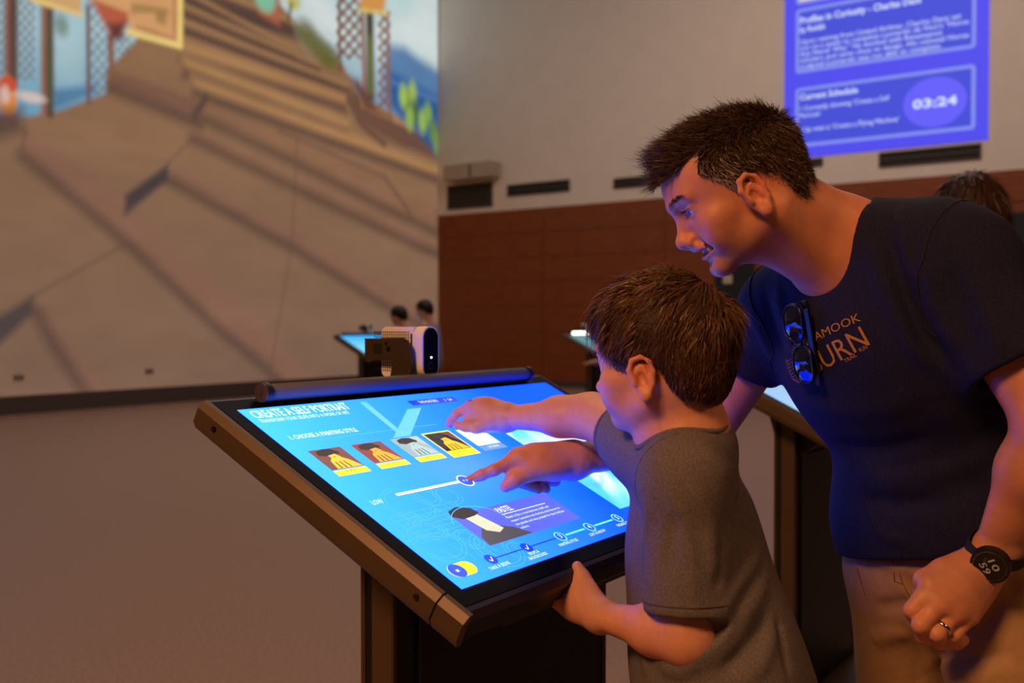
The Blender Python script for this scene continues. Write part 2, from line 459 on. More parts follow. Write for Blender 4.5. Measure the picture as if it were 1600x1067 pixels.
for bxp, byp, rx, rz in ((492, 18, .35, .5), (525, 42, .4, .3), (640, 50, .4, .3), (668, 20, .3, .8), (688, 80, .25, .5), (600, 60, .3, .3)):
    blob(bxp, byp, rx, rz, (232, 238, 236), .8, .8)
poly([(604, 70), (632, 74), (655, 92), (700, 120), (700, 230), (600, 150)], (62, 118, 178), .12, .85)
poly([(604, 110), (640, 128), (700, 160), (700, 260), (608, 165)], (36, 96, 160), .1, .85)
line([(612, 128), (660, 148), (700, 164)], (110, 148, 204), .03, .06, .7)
blob(100, 80, .25, .35, (200, 224, 226), .7, .5); poly([(82, 140), (150, 132), (150, 146), (120, 158), (95, 168), (82, 170)], (62, 110, 160), .06, .7)
# trellis, posts, frames and plants
def lattice(x0, y0, x1, y1, n, c, w=.02):
    hx, hy = x1 - x0, y1 - y0
    st = hx / n; k = int(hy / st) + 1
    for i in range(-k, n + 1):
        for sgn in (1, -1):
            xa = x0 + i * st if sgn == 1 else x1 - i * st
            pts = []
            for s_ in range(k + n + 2):
                xx, yy = xa + sgn * s_ * st, y0 + s_ * st * 1.15
                if x0 - 1 <= xx <= x1 + 1 and y0 <= yy <= y1: pts.append((xx, yy))
            if len(pts) > 1: line([pts[0], pts[-1]], c, w, .018, .9)
LB = (126, 92, 84)
lattice(-60, -20, 8, 150, 5, LB, .006); lattice(25, -20, 53, 140, 2, LB, .006); lattice(136, 0, 168, 155, 2, LB, .006); lattice(178, 40, 204, 90, 2, LB, .006)
line([(-40, -20), (-40, 190)], (150, 96, 76), .1, .04)
line([(16, -20), (16, 130)], (142, 92, 74), .08, .04); line([(21, -20), (21, 130)], (86, 64, 60), .04, .04)
line([(70, 5), (70, 178)], (160, 108, 86), .06, .04); line([(78, 5), (78, 178)], (84, 62, 48), .05, .04)
line([(137, 10), (138, 160)], (120, 92, 88), .03, .03); line([(172, 60), (174, 105)], (150, 96, 74), .05, .03)
poly([(135, -10), (285, -10), (283, 8), (196, 40), (175, 60), (150, 15)], (196, 98, 68), .06)
poly([(168, 38), (196, 34), (190, 62), (173, 62)], (110, 60, 56), .06)
poly([(48, -20), (128, -20), (126, 24), (70, 10), (48, 0)], (224, 178, 120), .04); line([(48, -2), (126, 23)], (246, 214, 130), .03, .03)
poly([(196, -60), (282, -30), (281, 72), (204, 50), (198, 20), (120, -10)], (226, 168, 112), .04)
line([(200, 50), (281, 72), (282, -40)], (250, 220, 130), .045, .03)
line([(214, 42), (272, 60), (272, -30)], (190, 128, 84), .02, .03); poly([(205, 5), (262, 15), (258, 40), (244, 34), (242, 20), (205, 20)], (176, 134, 82), .05)
blob(12, 155, .12, .28, (240, 150, 60), .25); blob(12, 132, .12, .1, (222, 84, 56), .3); blob(8, 148, .06, .12, (236, 196, 184), .4)
blob(48, 152, .2, .07, (228, 208, 200), .4); poly([(-60, 175), (34, 170), (36, 205), (-60, 235)], (104, 78, 70), .1)
blob(96, 40, .1, .14, (92, 104, 60), .5, .6); blob(77, 110, .05, .5, (96, 96, 56), .5, .6)
lattice(527, -10, 562, 110, 2, (126, 80, 58), .03); lattice(592, 20, 608, 180, 1, (140, 96, 80), .03)
line([(529, -10), (531, 110)], (118, 76, 58), .03, .03); line([(606, 20), (609, 185)], (150, 104, 88), .03, .03)
line([(565, 10), (570, 150)], (160, 98, 70), .05, .04); line([(577, 10), (579, 150)], (78, 70, 46), .10, .05); line([(578, 60), (580, 145)], (138, 142, 58), .04, .06, .8)
poly([(556, -20), (606, -20), (600, 20), (566, 18)], (226, 160, 84), .07); line([(560, 14), (604, 22)], (238, 212, 120), .03, .04)
poly([(545, 120), (560, 126), (590, 170), (612, 185), (570, 172)], (120, 78, 60), .08)
poly([(400, -10), (438, -10), (436, 40), (405, 22)], (184, 106, 78), .07); blob(414, -2, .22, .22, (140, 206, 170), .3); blob(458, 2, .16, .14, (206, 200, 120), .4); line([(455, 6), (450, 35)], (120, 90, 60), .03, .04)
for q in ((476, 48), (486, 62), (498, 74), (508, 84), (518, 92)): blob(q[0], q[1], .22, .2, (112, 108, 54), .5, .8)
for q, c in (((636, 160), (98, 128, 50)), ((644, 145), (178, 206, 80)), ((630, 150), (184, 214, 86)), ((648, 175), (92, 116, 48)), ((660, 190), (176, 212, 84)), ((668, 178), (150, 190, 76)), ((676, 205), (120, 150, 60)), ((640, 185), (170, 206, 82)), ((683, 225), (140, 170, 70))):
    blob(q[0], q[1], .12, .22, c, .5, .9)
# faint mottling of the picture itself
rs = np.random.RandomState(3)
def vnoise(sx, sz):
    g = rs.rand(int((GZ1 - GZ0) / sz) + 3, int((GX1 - GX0) / sx) + 3)
    fx = (MX - GX0) / sx; fz = (MZ - GZ0) / sz
    ix, iz = fx.astype(int), fz.astype(int); ax, az = fx - ix, fz - iz
    ax = ax * ax * (3 - 2 * ax); az = az * az * (3 - 2 * az)
    return (g[iz, ix] * (1 - ax) + g[iz, ix + 1] * ax) * (1 - az) + (g[iz + 1, ix] * (1 - ax) + g[iz + 1, ix + 1] * ax) * az
IMG *= (1 + .12 * (vnoise(1.6, .5) - .5) + .10 * (vnoise(.4, .16) - .5))[..., None]
idx = np.arange(nx * nz).reshape(nz, nx)
quads = np.stack([idx[:-1, :-1], idx[:-1, 1:], idx[1:, 1:], idx[1:, :-1]], -1).reshape(-1, 4)
me = bpy.data.meshes.new('projected_mural')
vs = np.stack([MX, np.full(MX.shape, YW - .006), MZ], -1).reshape(-1, 3)
me.vertices.add(len(vs)); me.vertices.foreach_set('co', vs.ravel())
me.loops.add(quads.size); me.loops.foreach_set('vertex_index', quads.ravel())
me.polygons.add(len(quads)); me.polygons.foreach_set('loop_start', np.arange(0, quads.size, 4))
me.update(calc_edges=True)
ca = me.color_attributes.new('projected_picture', 'FLOAT_COLOR', 'POINT')
rgba = np.ones((len(vs), 4), np.float32); rgba[:, :3] = np.clip(IMG.reshape(-1, 3), 0, 1); ca.data.foreach_set('color', rgba.ravel())
me.materials.append(attr_mat('mural_projection', 'projected_picture', rough=.9, emit=0.78, spec=0))
mural = bpy.data.objects.new('projected_mural', me); COL.objects.link(mural)
tag(mural, 'huge projected mural of stone steps, trellis and blue sky on the tall wall', 'mural')

# ------------------------------------------------------------------ kiosks
SW, SD = .857, .482                      # lit area of the display
SA = np.array([.998, 1.218, 1.067])      # its back left corner
TILT = math.radians(25.5)
EX = np.array([1., 0, 0]); SV = np.array([0, -math.cos(TILT), -math.sin(TILT)])
KM = Matrix(frame(SA, EX, -SV).tolist())   # local: x right, y up the screen, z out of the glass
KN = np.array([0, -math.sin(TILT), math.cos(TILT)])
KBASE = (1.43, 1.03, 0.0)
m_bronze = mat('bronze_anodised', (92, 74, 52), rough=.45, metal=.3, noise=.05, nscale=30)
m_bronze2 = mat('bronze_plate', (70, 56, 40), rough=.5, metal=.3)
m_pblack = mat('pedestal_black', (20, 19, 19), rough=.45)
m_glass = mat('bezel_glass', (5, 6, 9), rough=.4, spec=.02)
m_alu = mat('satin_tube', (96, 98, 104), rough=.6, metal=.1, spec=.3)
m_devw = mat('device_white', (244, 240, 234), rough=.4)
m_steel = mat('screw_steel', (80, 66, 52), rough=.3, metal=.9)
m_lens = mat('lens_dark', (10, 6, 14), rough=.08, spec=.8)
m_led = mat('led_white', (255, 250, 235), emit=6.0)
m_lit = mat('lit_tube', (255, 246, 226), emit=5.0)

def loc2w(u, v, z=0.0):
    return SA + EX * (u * SW) + SV * (v * SD) + KN * z

def extrude_profile(bm, prof, p0, p1, ax, ay, mi=0):
    """closed 2D profile (in axes ax, ay) swept from p0 to p1"""
    a = [bm.verts.new(Vector((np.asarray(p0) + ax * x + ay * y).tolist())) for x, y in prof]
    b = [bm.verts.new(Vector((np.asarray(p1) + ax * x + ay * y).tolist())) for x, y in prof]
    n = len(prof)
    fs = [bm.faces.new(a), bm.faces.new(b[::-1])] + [bm.faces.new((a[i], b[i], b[(i + 1) % n], a[(i + 1) % n])) for i in range(n)]
    for f in fs: f.material_index = mi

def build_kiosk(root):
    u0, u1, v0, v1 = -.03, 1.03, -.065, 1.06
    # bezel glass
    bm = bmesh.new(); bx(bm, (u0 * SW, -v1 * SD, -.006), (u1 * SW, -v0 * SD, 0), .0015, 1, KM); setpar(bm_obj('bezel', bm, m_glass), root)
    bm = bmesh.new(); bx(bm, (u0 * SW + .004, -v1 * SD + .004, -.046), (u1 * SW - .004, -v0 * SD - .004, -.0065), .003, 1, KM); setpar(bm_obj('display_housing', bm, m_pblack), root)
    # rails with a chamfered profile
    prof = [(0, -.0005), (.007, -.002), (.015, -.012), (.016, -.036), (.008, -.048), (0, -.048)]
    for nm, a, b, out, m in (('side_rail', (u0, v0 - .015), (u0, v1 - .07), -EX, m_bronze), ('side_rail', (u1, v0 - .015), (u1, v1 - .07), EX, m_bronze),
                          ('front_rail', (u0, v1), (u1, v1), SV, m_pblack), ('back_rail', (u0, v0), (u1, v0), -SV, m_pblack)):
        bm = bmesh.new(); extrude_profile(bm, prof, loc2w(*a), loc2w(*b), out, KN, 0)
        rail = setpar(bm_obj(nm, bm, m), root)
        if nm == 'side_rail':
            for vv in (.02, .93):
                p = loc2w(a[0], vv) + out * .0155 - KN * .023
                bm = bmesh.new(); cyl(bm, p - out * .002, p + out * .0025, .0042, 12)
                s = bm_obj('screw', bm, m_steel); s.parent = rail
    for uu, out in ((u0, -EX), (u1, EX)):
        bm = bmesh.new(); extrude_profile(bm, prof, loc2w(uu, v1 - .064), loc2w(uu, v1 + .03), out, KN); setpar(bm_obj('corner_cap', bm, m_bronze), root)
    # grab lip under the front edge
    bm = bmesh.new(); bx(bm, (.10 * SW, -(v1 + .012) * SD, -.062), (.55 * SW, -(v1 - .07) * SD, -.046), .003, 1, KM); setpar(bm_obj('cable_cover', bm, m_pblack), root)
    # light tube along the back with its end discs
    c0 = loc2w(.080, -.040, .0165); c1 = loc2w(.925, -.040, .0165)
    bm = bmesh.new(); cyl(bm, c0, c1, .0135, 28); tube = setpar(bm_obj('light_tube', bm, m_alu, smooth=False), root)
    for p in tube.data.polygons: p.use_smooth = len(p.vertices) == 4
    for c, d in ((c0, -1), (c1, 1)):
        bm = bmesh.new(); cyl(bm, c, c + EX * d * .009, .0162, 28); e = bm_obj('end_ring', bm, m_black); setpar(e, root)
        bm = bmesh.new(); cyl(bm, c + EX * d * .009, c + EX * d * .0125, .0155, 28); bx(bm, c + [d * .012 - .002, -.003, -.003], c + [d * .012 + .004, .003, .003]); e2 = bm_obj('end_disc', bm, m_bronze); e2.parent = e
    # pedestal: black slab between bronze edge extrusions
    X0, X1, Y0, Y1 = 1.107, 1.75, 1.0, 1.067
    bm = bmesh.new()
    vs = [(X0 + .012, Y0 + .004, 0.012), (X1 - .012, Y0 + .004, 0.012), (X1 - .012, Y1 - .004, 0.012), (X0 + .012, Y1 - .004, 0.012)]
    def ztop(y): return SA[2] - (SA[1] - y) * math.tan(TILT) - .054
    bv = [bm.verts.new(v) for v in vs] + [bm.verts.new((v[0], v[1], ztop(v[1]))) for v in vs]
    for f in ((0, 3, 2, 1), (4, 5, 6, 7), (0, 1, 5, 4), (1, 2, 6, 5), (2, 3, 7, 6), (3, 0, 4, 7)): bm.faces.new([bv[i] for i in f])
    col = setpar(bm_obj('pedestal', bm, m_pblack), root)
    for xa, xb in ((X0, X0 + .012), (X1 - .012, X1)):
        for ya, yb, m in ((Y0, Y0 + .044, m_bronze), (Y0 + .058, Y1, m_bronze)):
            bm = bmesh.new(); bx(bm, (xa, ya, .012), (xb, yb, ztop(ya) - .002), .0025, 1); e = bm_obj('edge_extrusion', bm, m); setpar(e, root)
        bm = bmesh.new(); bx(bm, (xa + .004, Y0 + .044, .012), (xb - .002, Y0 + .058, ztop(Y0) - .004)); setpar(bm_obj('cable_slot', bm, m_black), root)
    bm = bmesh.new(); bx(bm, (X0 + .06, Y0 - .003, .10), (X1 - .06, Y0 + .004, ztop(Y0) - .12), .002, 1); e = bm_obj('access_door', bm, m_black); setpar(e, root)
    for xx in (X0 + .05, X1 - .09):   # brackets that carry the tilted display
        bm = bmesh.new()
        pts = [(Y1 + .05, ztop(Y1 + .05) - .001), (Y0 - .10, ztop(Y0 - .10) - .001), (Y0 - .004, ztop(Y0) - .12), (Y1, ztop(Y0) - .12)]
        a = [bm.verts.new((xx, y, z)) for y, z in pts]; b = [bm.verts.new((xx + .04, y, z)) for y, z in pts]
        bm.faces.new(a); bm.faces.new(b[::-1])
        for i in range(4): bm.faces.new((a[i], b[i], b[(i + 1) % 4], a[(i + 1) % 4]))
        setpar(bm_obj('display_bracket', bm, m_bronze2), root)
    bm = bmesh.new(); bx(bm, (X0 - .03, Y0 - .20, 0), (X1 + .03, Y1 + .20, .012), .003, 1); setpar(bm_obj('base_plate', bm, m_bronze2), root)

def build_depth_camera(label):
    """white perforated sensor on its bronze arm, behind the light tube"""
    X0, X1, Y0, Y1, Z0, Z1 = 1.455, 1.504, 1.236, 1.343, 1.094, 1.194
    root = thing('depth_camera', label, 'camera', (1.45, 1.29, 1.06), 'depth cameras on the kiosks')
    def rrect(bm, y0, y1, z0, z1, x0, x1, r, front_axis='y', seg=6):
        pass
    def rbox(name, y0, y1, inset, m, r=.013):
        bm = bmesh.new(); pts = []
        for cx_, cz_, a0 in ((X1 - r, Z1 - r, 0), (X0 + r, Z1 - r, 90), (X0 + r, Z0 + r, 180), (X1 - r, Z0 + r, 270)):
            for i in range(7):
                a = math.radians(a0 + 15 * i)
                x, z = cx_ + (r - inset) * math.cos(a), cz_ + (r - inset) * math.sin(a)
                pts.append((x, z))
        a = [bm.verts.new((x, y0, z)) for x, z in pts]; b = [bm.verts.new((x, y1, z)) for x, z in pts]; n = len(pts)
        bm.faces.new(a); bm.faces.new(b[::-1])
        for i in range(n): bm.faces.new((a[i], b[i], b[(i + 1) % n], a[(i + 1) % n]))
        return setpar(bm_obj(name, bm, m), root)
    # front sleeve, black window, and the perforated back shell
    rbox('front_sleeve', Y0, Y0 + .024, 0, m_devw, .0225)
    rbox('front_window', Y0 - .0015, Y0 - .0002, .003, m_lens, .0225)
    def yzshell(name, y0, y1, z0, z1, x0, x1, r, m):
        bm = bmesh.new(); pts = []
        for cy_, cz_, a0, rr in ((y1 - r, z1 - r, 0, r), (y0, z1, 90, 0), (y0, z0, 180, 0), (y1 - r, z0 + r, 270, r)):
            if rr == 0: pts.append((cy_, cz_)); continue
            for i in range(7):
                a = math.radians(a0 + 15 * i); pts.append((cy_ + rr * math.cos(a), cz_ + rr * math.sin(a)))
        a = [bm.verts.new((x0, y, z)) for y, z in pts]; b = [bm.verts.new((x1, y, z)) for y, z in pts]; n = len(pts)
        bm.faces.new(a); bm.faces.new(b[::-1])
        for i in range(n): bm.faces.new((a[i], b[i], b[(i + 1) % n], a[(i + 1) % n]))
        return setpar(bm_obj(name, bm, m), root)
    sh = yzshell('perforated_shell', Y0 + .0245, Y1, Z0 + .001, Z1 - .001, X0 + .002, X1 - .002, .012, m_devw)
    bm = bmesh.new(); bx(bm, (X0 + .0008, Y0 + .027, Z0 + .014), (X0 + .0030, Y0 + .0305, Z1 - .014)); g = bm_obj('vent_slit', bm, m_black); g.parent = sh
    bm = bmesh.new()
    for i in range(17):
        for j in range(16):
            y = Y0 + .0365 + i * .0055; z = Z0 + .0135 + j * .0050
            vs = [bm.verts.new((X0 + .0016, y + dy * .0016, z + dz * .0015)) for dy, dz in ((-1, -1), (1, -1), (1, 1), (-1, 1))]
            bm.faces.new(vs)
    h = bm_obj('perforations', bm, m_black); h.parent = sh; h['kind'] = 'stuff'
    for (xx, zz, rr, m) in ((.5, .40, .0017, m_led), (.45, .24, .0075, m_pblack), (.45, .24, .005, m_lens)):
        bm = bmesh.new(); p = (X0 + xx * (X1 - X0), Y0 - .0012 - (.002 if m is m_lens else .0012), Z0 + zz * (Z1 - Z0)); cyl(bm, p, (p[0], Y0 - .001, p[2]), rr, 20)
        setpar(bm_obj('status_light' if m is m_led else ('lens' if m is m_lens else 'lens_ring'), bm, m), root)
    # bronze arm: plate with a rounded shoulder and a leg down to the tube
    xa, xb = 1.438, 1.4425
    prof = [(1.370, 1.167), (1.372, 1.170), (1.270, 1.172)]
    for i in range(8):
        a = math.radians(90 - i * 11); prof.append((1.276 - .026 * math.cos(a), 1.146 + .026 * math.sin(a)))
    prof += [(1.249, 1.120), (1.262, 1.050), (1.312, 1.050), (1.297, 1.128), (1.368, 1.128), (1.370, 1.131)]
    bm = bmesh.new(); a = [bm.verts.new((xa, y, z)) for y, z in prof]; b = [bm.verts.new((xb, y, z)) for y, z in prof]; n = len(prof)
    bm.faces.new(a); bm.faces.new(b[::-1])
    for i in range(n): bm.faces.new((a[i], b[i], b[(i + 1) % n], a[(i + 1) % n]))
    arm = setpar(bm_obj('mount_arm', bm, m_bronze2), root)
    bm = bmesh.new()
    for i in range(7):
        for j in range(6):
            y, z = 1.3455 - i * .0033, 1.142 + j * .0033
            bm.faces.new([bm.verts.new((xa - .0004, y + dy * .0012, z + dz * .0012)) for dy, dz in ((-1, -1), (1, -1), (1, 1), (-1, 1))])
    h = bm_obj('arm_grille', bm, m_black); h.parent = arm; h['kind'] = 'stuff'
    for y, z, r in ((1.3075, 1.150, .0052), (1.3135, 1.161, .003)):
        bm = bmesh.new(); cyl(bm, (xa - .001, y, z), (xa + .001, y, z), r, 14); s = bm_obj('arm_bolt', bm, m_steel); s.parent = arm
    bm = bmesh.new(); cyl(bm, (xb, 1.29, 1.145), (X0 + .002, 1.29, 1.145), .008, 14); setpar(bm_obj('pivot', bm, m_steel), root)
    bm = bmesh.new(); bx(bm, (1.41, 1.262, 1.030), (1.47, 1.32, 1.052), .002, 1); setpar(bm_obj('mount_foot', bm, m_bronze2), root)
    return root

def copy_tree(o, parent=None):
    c = o.copy(); COL.objects.link(c); c.parent = parent
    if parent is not None: c.matrix_parent_inverse = o.matrix_parent_inverse.copy()
    for ch in list(o.children): copy_tree(ch, c)
    return c

kiosk = thing('touch_kiosk', 'black and bronze touchscreen kiosk in front of the boy, screen tilted up', 'kiosk', KBASE, 'row of drawing kiosks')
build_kiosk(kiosk)
dcam = build_depth_camera('white perforated sensor camera behind the nearest kiosk, above its light tube')
OFFS = []
def kiosk_offset(px, d):
    """shift that puts the back left corner of a kiosk at a pixel column and depth"""
    p = CAMO + (fwd0 + RT * (px - CX) / FPX) * d; return (p[0] - (SA[0] - .03 * SW), p[1] - SA[1])
K2 = (1.89, 0.05); K3 = kiosk_offset(887, 11.0); K4 = kiosk_offset(528, 10.3)
others = []
for (dx, dy), lab, clab in ((K2, 'black and bronze kiosk partly hidden behind the man, pale screen', 'sensor camera on the kiosk hidden behind the man'),
                      (K3, 'distant kiosk beside the boy\'s face with a glowing white tube', 'tiny sensor camera above the glowing tube of the distant kiosk'),
                      (K4, 'distant kiosk left of the white camera with a cyan screen', 'tiny sensor camera on the distant cyan-screened kiosk')):
    k = copy_tree(kiosk); k.location = (KBASE[0] + dx, KBASE[1] + dy, 0); k['label'] = lab
    c = copy_tree(dcam); c.location = (dcam.location[0] + dx, dcam.location[1] + dy, dcam.location[2]); c['label'] = clab
    others.append(k)
for ch in others[1].children:
    if ch.name.startswith('light_tube'):
        ch.data = ch.data.copy(); ch.data.materials[0] = m_lit

# ------------------------------------------------------------------ screens
def screen_mesh(name, root, colfun, strength, off=(0, 0), nu=48, nv=27):
    U, V = np.meshgrid(np.linspace(0, 1, nu), np.linspace(0, 1, nv))
    pts = SA + U[..., None] * SW * EX + V[..., None] * SD * SV + KN * .0006 + np.array([off[0], off[1], 0])
    idx = np.arange(nu * nv).reshape(nv, nu)
    q = np.stack([idx[:-1, :-1], idx[1:, :-1], idx[1:, 1:], idx[:-1, 1:]], -1).reshape(-1, 4)
    o = mesh_obj(name, pts.reshape(-1, 3), q.tolist(), attr_mat(name + '_glow', 'picture', rough=.3, emit=strength, spec=0))
    ca = o.data.color_attributes.new('picture', 'FLOAT_COLOR', 'POINT')
    rgba = np.ones((nu * nv, 4), np.float32); rgba[:, :3] = np.clip(colfun(U, V).reshape(-1, 3), 0, 6); ca.data.foreach_set('color', rgba.ravel())
    setpar(o, root); return o
BOOST = np.array([1.0, 1.0, 4.6])
def mixc(a, b, t): return lin(a) * (1 - t[..., None]) + lin(b) * t[..., None]
SEM = 1.5
def main_bg(U, V):
    c = mixc((74, 198, 248), (8, 88, 250), np.clip(U * 1.35 + V * .28, 0, 1) ** .85)
    c = c * (1 - np.clip((V - .55) * .9, 0, .3)[..., None] * U[..., None]) + lin((16, 58, 246)) * (np.clip((V - .55) * .9, 0, .3) * U)[..., None]
    g = np.exp(-((U - .33) / .12) ** 2 - ((V - .5) / .12) ** 2)[..., None]
    return (c * (1 - .35 * g) + lin((120, 170, 250)) * .35 * g) * BOOST
screen = screen_mesh('screen', kiosk, main_bg, SEM)
screen['label'] = 'glowing blue touchscreen showing a self portrait menu'
screen_mesh('screen', others[0], lambda U, V: mixc((150, 200, 250), (190, 220, 252), V), 1.0, K2)
screen_mesh('screen', others[1], lambda U, V: mixc((120, 170, 180), (90, 150, 170), V), .8, K3)
screen_mesh('screen', others[2], lambda U, V: mixc((60, 170, 240), (140, 220, 240), np.clip(V * 1.2 - U * .3, 0, 1)), 1.2, K4)

def um(name, rgb, k=1.0): return mat('ui_' + name, rgb, emit=SEM * k, rough=.3, spec=.08)
U_WHITE = um('white', (232, 246, 255)); U_BLUE = um('deep_blue', (16, 60, 226)); U_YEL = um('yellow', (238, 232, 40)); U_DARK = um('dark', (40, 34, 40)); U_SKIN = um('ochre', (236, 190, 60))
U_GREY = um('grey', (168, 190, 190)); U_CARD = um('violet_card', (86, 96, 214)); U_PAPER = um('paper', (206, 228, 222)); U_LINE = um('pale_cyan', (70, 176, 250)); U_LBL = um('slate', (104, 138, 200)); U_CY = um('cyan', (96, 226, 255)); U_HAZE = um('haze', (96, 190, 250)); U_BG1 = um('rust', (120, 70, 60)); U_BG3 = um('ash', (150, 168, 170)); U_ROBE = um('robe', (74, 72, 80)); U_OLIVE = um('olive', (120, 110, 40)); U_KNOB = um('knob', (44, 82, 210))
LAYER = [0.0009]
def flat(name, polys, mats, z=None, parent=screen):
    """flat shapes printed on the screen; polys: list of (points in screen fractions, material index)"""
    vs, fs, mi = [], [], []
    for k, (pts, m) in enumerate(polys):
        z_ = (z or .0010) + k * .00006
        b = len(vs); vs += [loc2w(u, v, z_) for u, v in pts]; fs.append(tuple(range(b, b + len(pts)))); mi.append(m)
    o = mesh_obj(name, vs, fs, mats, fmat=mi); o.parent = parent
    # make all faces look out of the glass
    for p in o.data.polygons:
        if Vector(KN.tolist()).dot(p.normal) < 0: p.flip()
    return o
AS = SW / SD
def ell(cu, cv, ru, n=24, a0=0, a1=360, ry=None):
    ry = ry or ru * AS
    return [(cu + ru * math.cos(math.radians(a0 + (a1 - a0) * i / n)), cv + ry * math.sin(math.radians(a0 + (a1 - a0) * i / n))) for i in range(n + (0 if a1 - a0 == 360 else 1))]
def ring(cu, cv, ru, w, n=32, a0=0, a1=360, ry=None):
    o_ = ell(cu, cv, ru, n, a0, a1 - 1e-6, ry); i_ = ell(cu, cv, ru - w, n, a0, a1 - 1e-6, (ry or ru * AS) - w * AS)
    return [[o_[k], o_[k + 1], i_[k + 1], i_[k]] for k in range(n)]
def seg(u0, v0, u1, v1, w):
    du, dv = (u1 - u0) * AS, v1 - v0; L = math.hypot(du, dv); nu_, nv_ = -dv / L * w / AS, du / L * w
    return [(u0 + nu_, v0 + nv_), (u1 + nu_, v1 + nv_), (u1 - nu_, v1 - nv_), (u0 - nu_, v0 - nv_)]
def rect(u0, v0, u1, v1): return [(u0, v0), (u1, v0), (u1, v1), (u0, v1)]
def stext(name, s, u, v, cap, width=None, m=U_WHITE, bold=0.0, align='LEFT', z=.0014, shear=0):
    """lettering on the screen; (u, v) is the baseline start, cap height and width in screen fractions"""
    o = text_obj(name, s, frame(loc2w(u, v, z), EX, -SV), height=cap * SD, width=width * SW if width else None, material=m, bold=bold, align=align, shear=shear)
    o.parent = screen; return o
stext('title_text', 'CREATE A SELF PORTRAIT', .016, .062, .047, .240, bold=.012)
stext('subtitle_text', 'TRANSFORM YOUR SELFIE INTO A WORK OF ART', .016, .092, .020, .222)
stext('step_text', '1. CHOOSE A PAINTING STYLE', .034, .205, .024, .166, bold=.012)
flat('step_underline', [(seg(.03, .222, .42, .222, .0015), 0)], [U_LINE])
flat('top_button', [(rect(.43, .045, .585, .082), 0)], [U_BLUE]); stext('button_text', 'THE MASTERS', .458, .072, .018, .062); stext('button_text', '1  24', .545, .072, .016, .024)
# soft rays of light crossing the picture
flat('light_ray', [([(.40, .10), (.445, .10), (.31, .27), (.26, .27)], 0), ([(.30, .02), (.318, .02), (.30, .27), (.285, .27)], 0)], [U_HAZE], z=.0007)
# faint drawing lines in the backdrop
pol = []
for (cu, cv, r) in ((.10, .62, .05), (.155, .60, .03), (.08, .74, .035), (.06, .80, .055), (.13, .83, .028), (.16, .90, .05), (.20, .93, .03), (.05, .92, .09), (.145, .70, .018), (.07, .68, .02), (.205, .62, .03)):
    for k in (0, .008): pol += [(q, 0) for q in ring(cu, cv, r - k, .0012, 28)]
for a in range(8): pol += [(q, 0) for q in ring(.05 + a * .004, .47, .05 + a * .016, .0010, 30, 190, 330, .10 + a * .01)]
for a in range(7): pol.append((seg(.03 + .028 * a, .66, .045 + .028 * a, .80, .0011), 0)); pol.append((seg(.03, .66 + a * .022, .20, .655 + a * .022, .0010), 0))
for a in range(6): pol.append((seg(.02 + .03 * a, .83, .035 + .03 * a, .91, .0011), 0))
sk = flat('sketch_lines', [(p, m) for p, m in pol if all(.006 < a < .99 and .01 < b < .992 for a, b in p)], [U_LINE], z=.00075); sk['kind'] = 'stuff'
me_ = sk.data
co_ = np.empty(len(me_.vertices) * 3); me_.vertices.foreach_get('co', co_); co_ = co_.reshape(-1, 3)
hgt = (co_ - SA) @ KN; co_ -= np.outer(hgt - .0008, KN); me_.vertices.foreach_set('co', co_.ravel())
# style cards
def card(u, bgm, facem, lblm, name, sel=False):
    w, v0, v1, v2 = .078, .277, .395, .43
    P_ = []
    if sel: P_.append((rect(u - .004, v0 - .007, u + w + .004, v2 + .007), 3))
    P_ += [(rect(u, v0, u + w, v1), 0), (rect(u, v1 + .004, u + w, v2), 3)]
    def q(a, b): return (u + w * a, v0 + (v1 - v0) * b)
    if facem is not None:
        P_.append(([q(.66, .02), q(.98, .02), q(.98, .55), q(.84, .42)], 4))
        P_.append(([q(.20, .98), q(.26, .60), q(.40, .44), q(.62, .42), q(.80, .62), q(.97, .98)], 2))      # shoulders and beard
        P_.append(([q(.36, .30), q(.60, .28), q(.68, .46), q(.62, .70), q(.52, .80), q(.42, .66)], 1))         # face
        for k in range(3): P_.append(([q(.34 + .12 * k, .66), q(.37 + .12 * k, .66), q(.36 + .15 * k, .97), q(.32 + .15 * k, .97)], 5))
        P_.append(([q(.12, .28), q(.16, .10), q(.40, .03), q(.64, .06), q(.78, .22), q(.76, .32), q(.58, .30), q(.30, .36)], 5))  # hat
        P_.append((ell(*q(.50, .44), .0016, 8), 5))
    flat('style_card', P_, [bgm, facem or U_PAPER, facem or U_PAPER, lblm, U_BG1 if facem is not U_GREY else U_GREY, U_DARK], z=.0010)
    stext('card_text', name, u + w / 2, v2 - .010, .014, .036, U_OLIVE if lblm is U_YEL else U_WHITE, align='CENTER', z=.0024)
card(.036, U_BG1, U_SKIN, U_YEL, 'SFUMATO'); card(.141, um('red_brown', (140, 62, 48)), um('orange', (238, 166, 52)), U_YEL, 'OIL PAINTING'); card(.246, U_BG3, U_GREY, U_YEL, 'SKETCH')
card(.345, U_DARK, um('gold', (230, 188, 44)), U_YEL, 'PASTEL', True); card(.447, U_PAPER, None, U_LBL, 'LINE DRAWING')
# slider
flat('slider_track', [(seg(.10, .567, .275, .567, .0065), 0)], [U_WHITE]); flat('slider_knob', [(ell(.290, .569, .0185), 0), (ell(.290, .569, .0155), 1)], [U_WHITE, U_KNOB], z=.0012)
stext('slider_text', 'LOW', .032, .592, .022, .026); stext('slider_knob_text', '< >', .290, .576, .016, .014, align='CENTER', z=.0016)
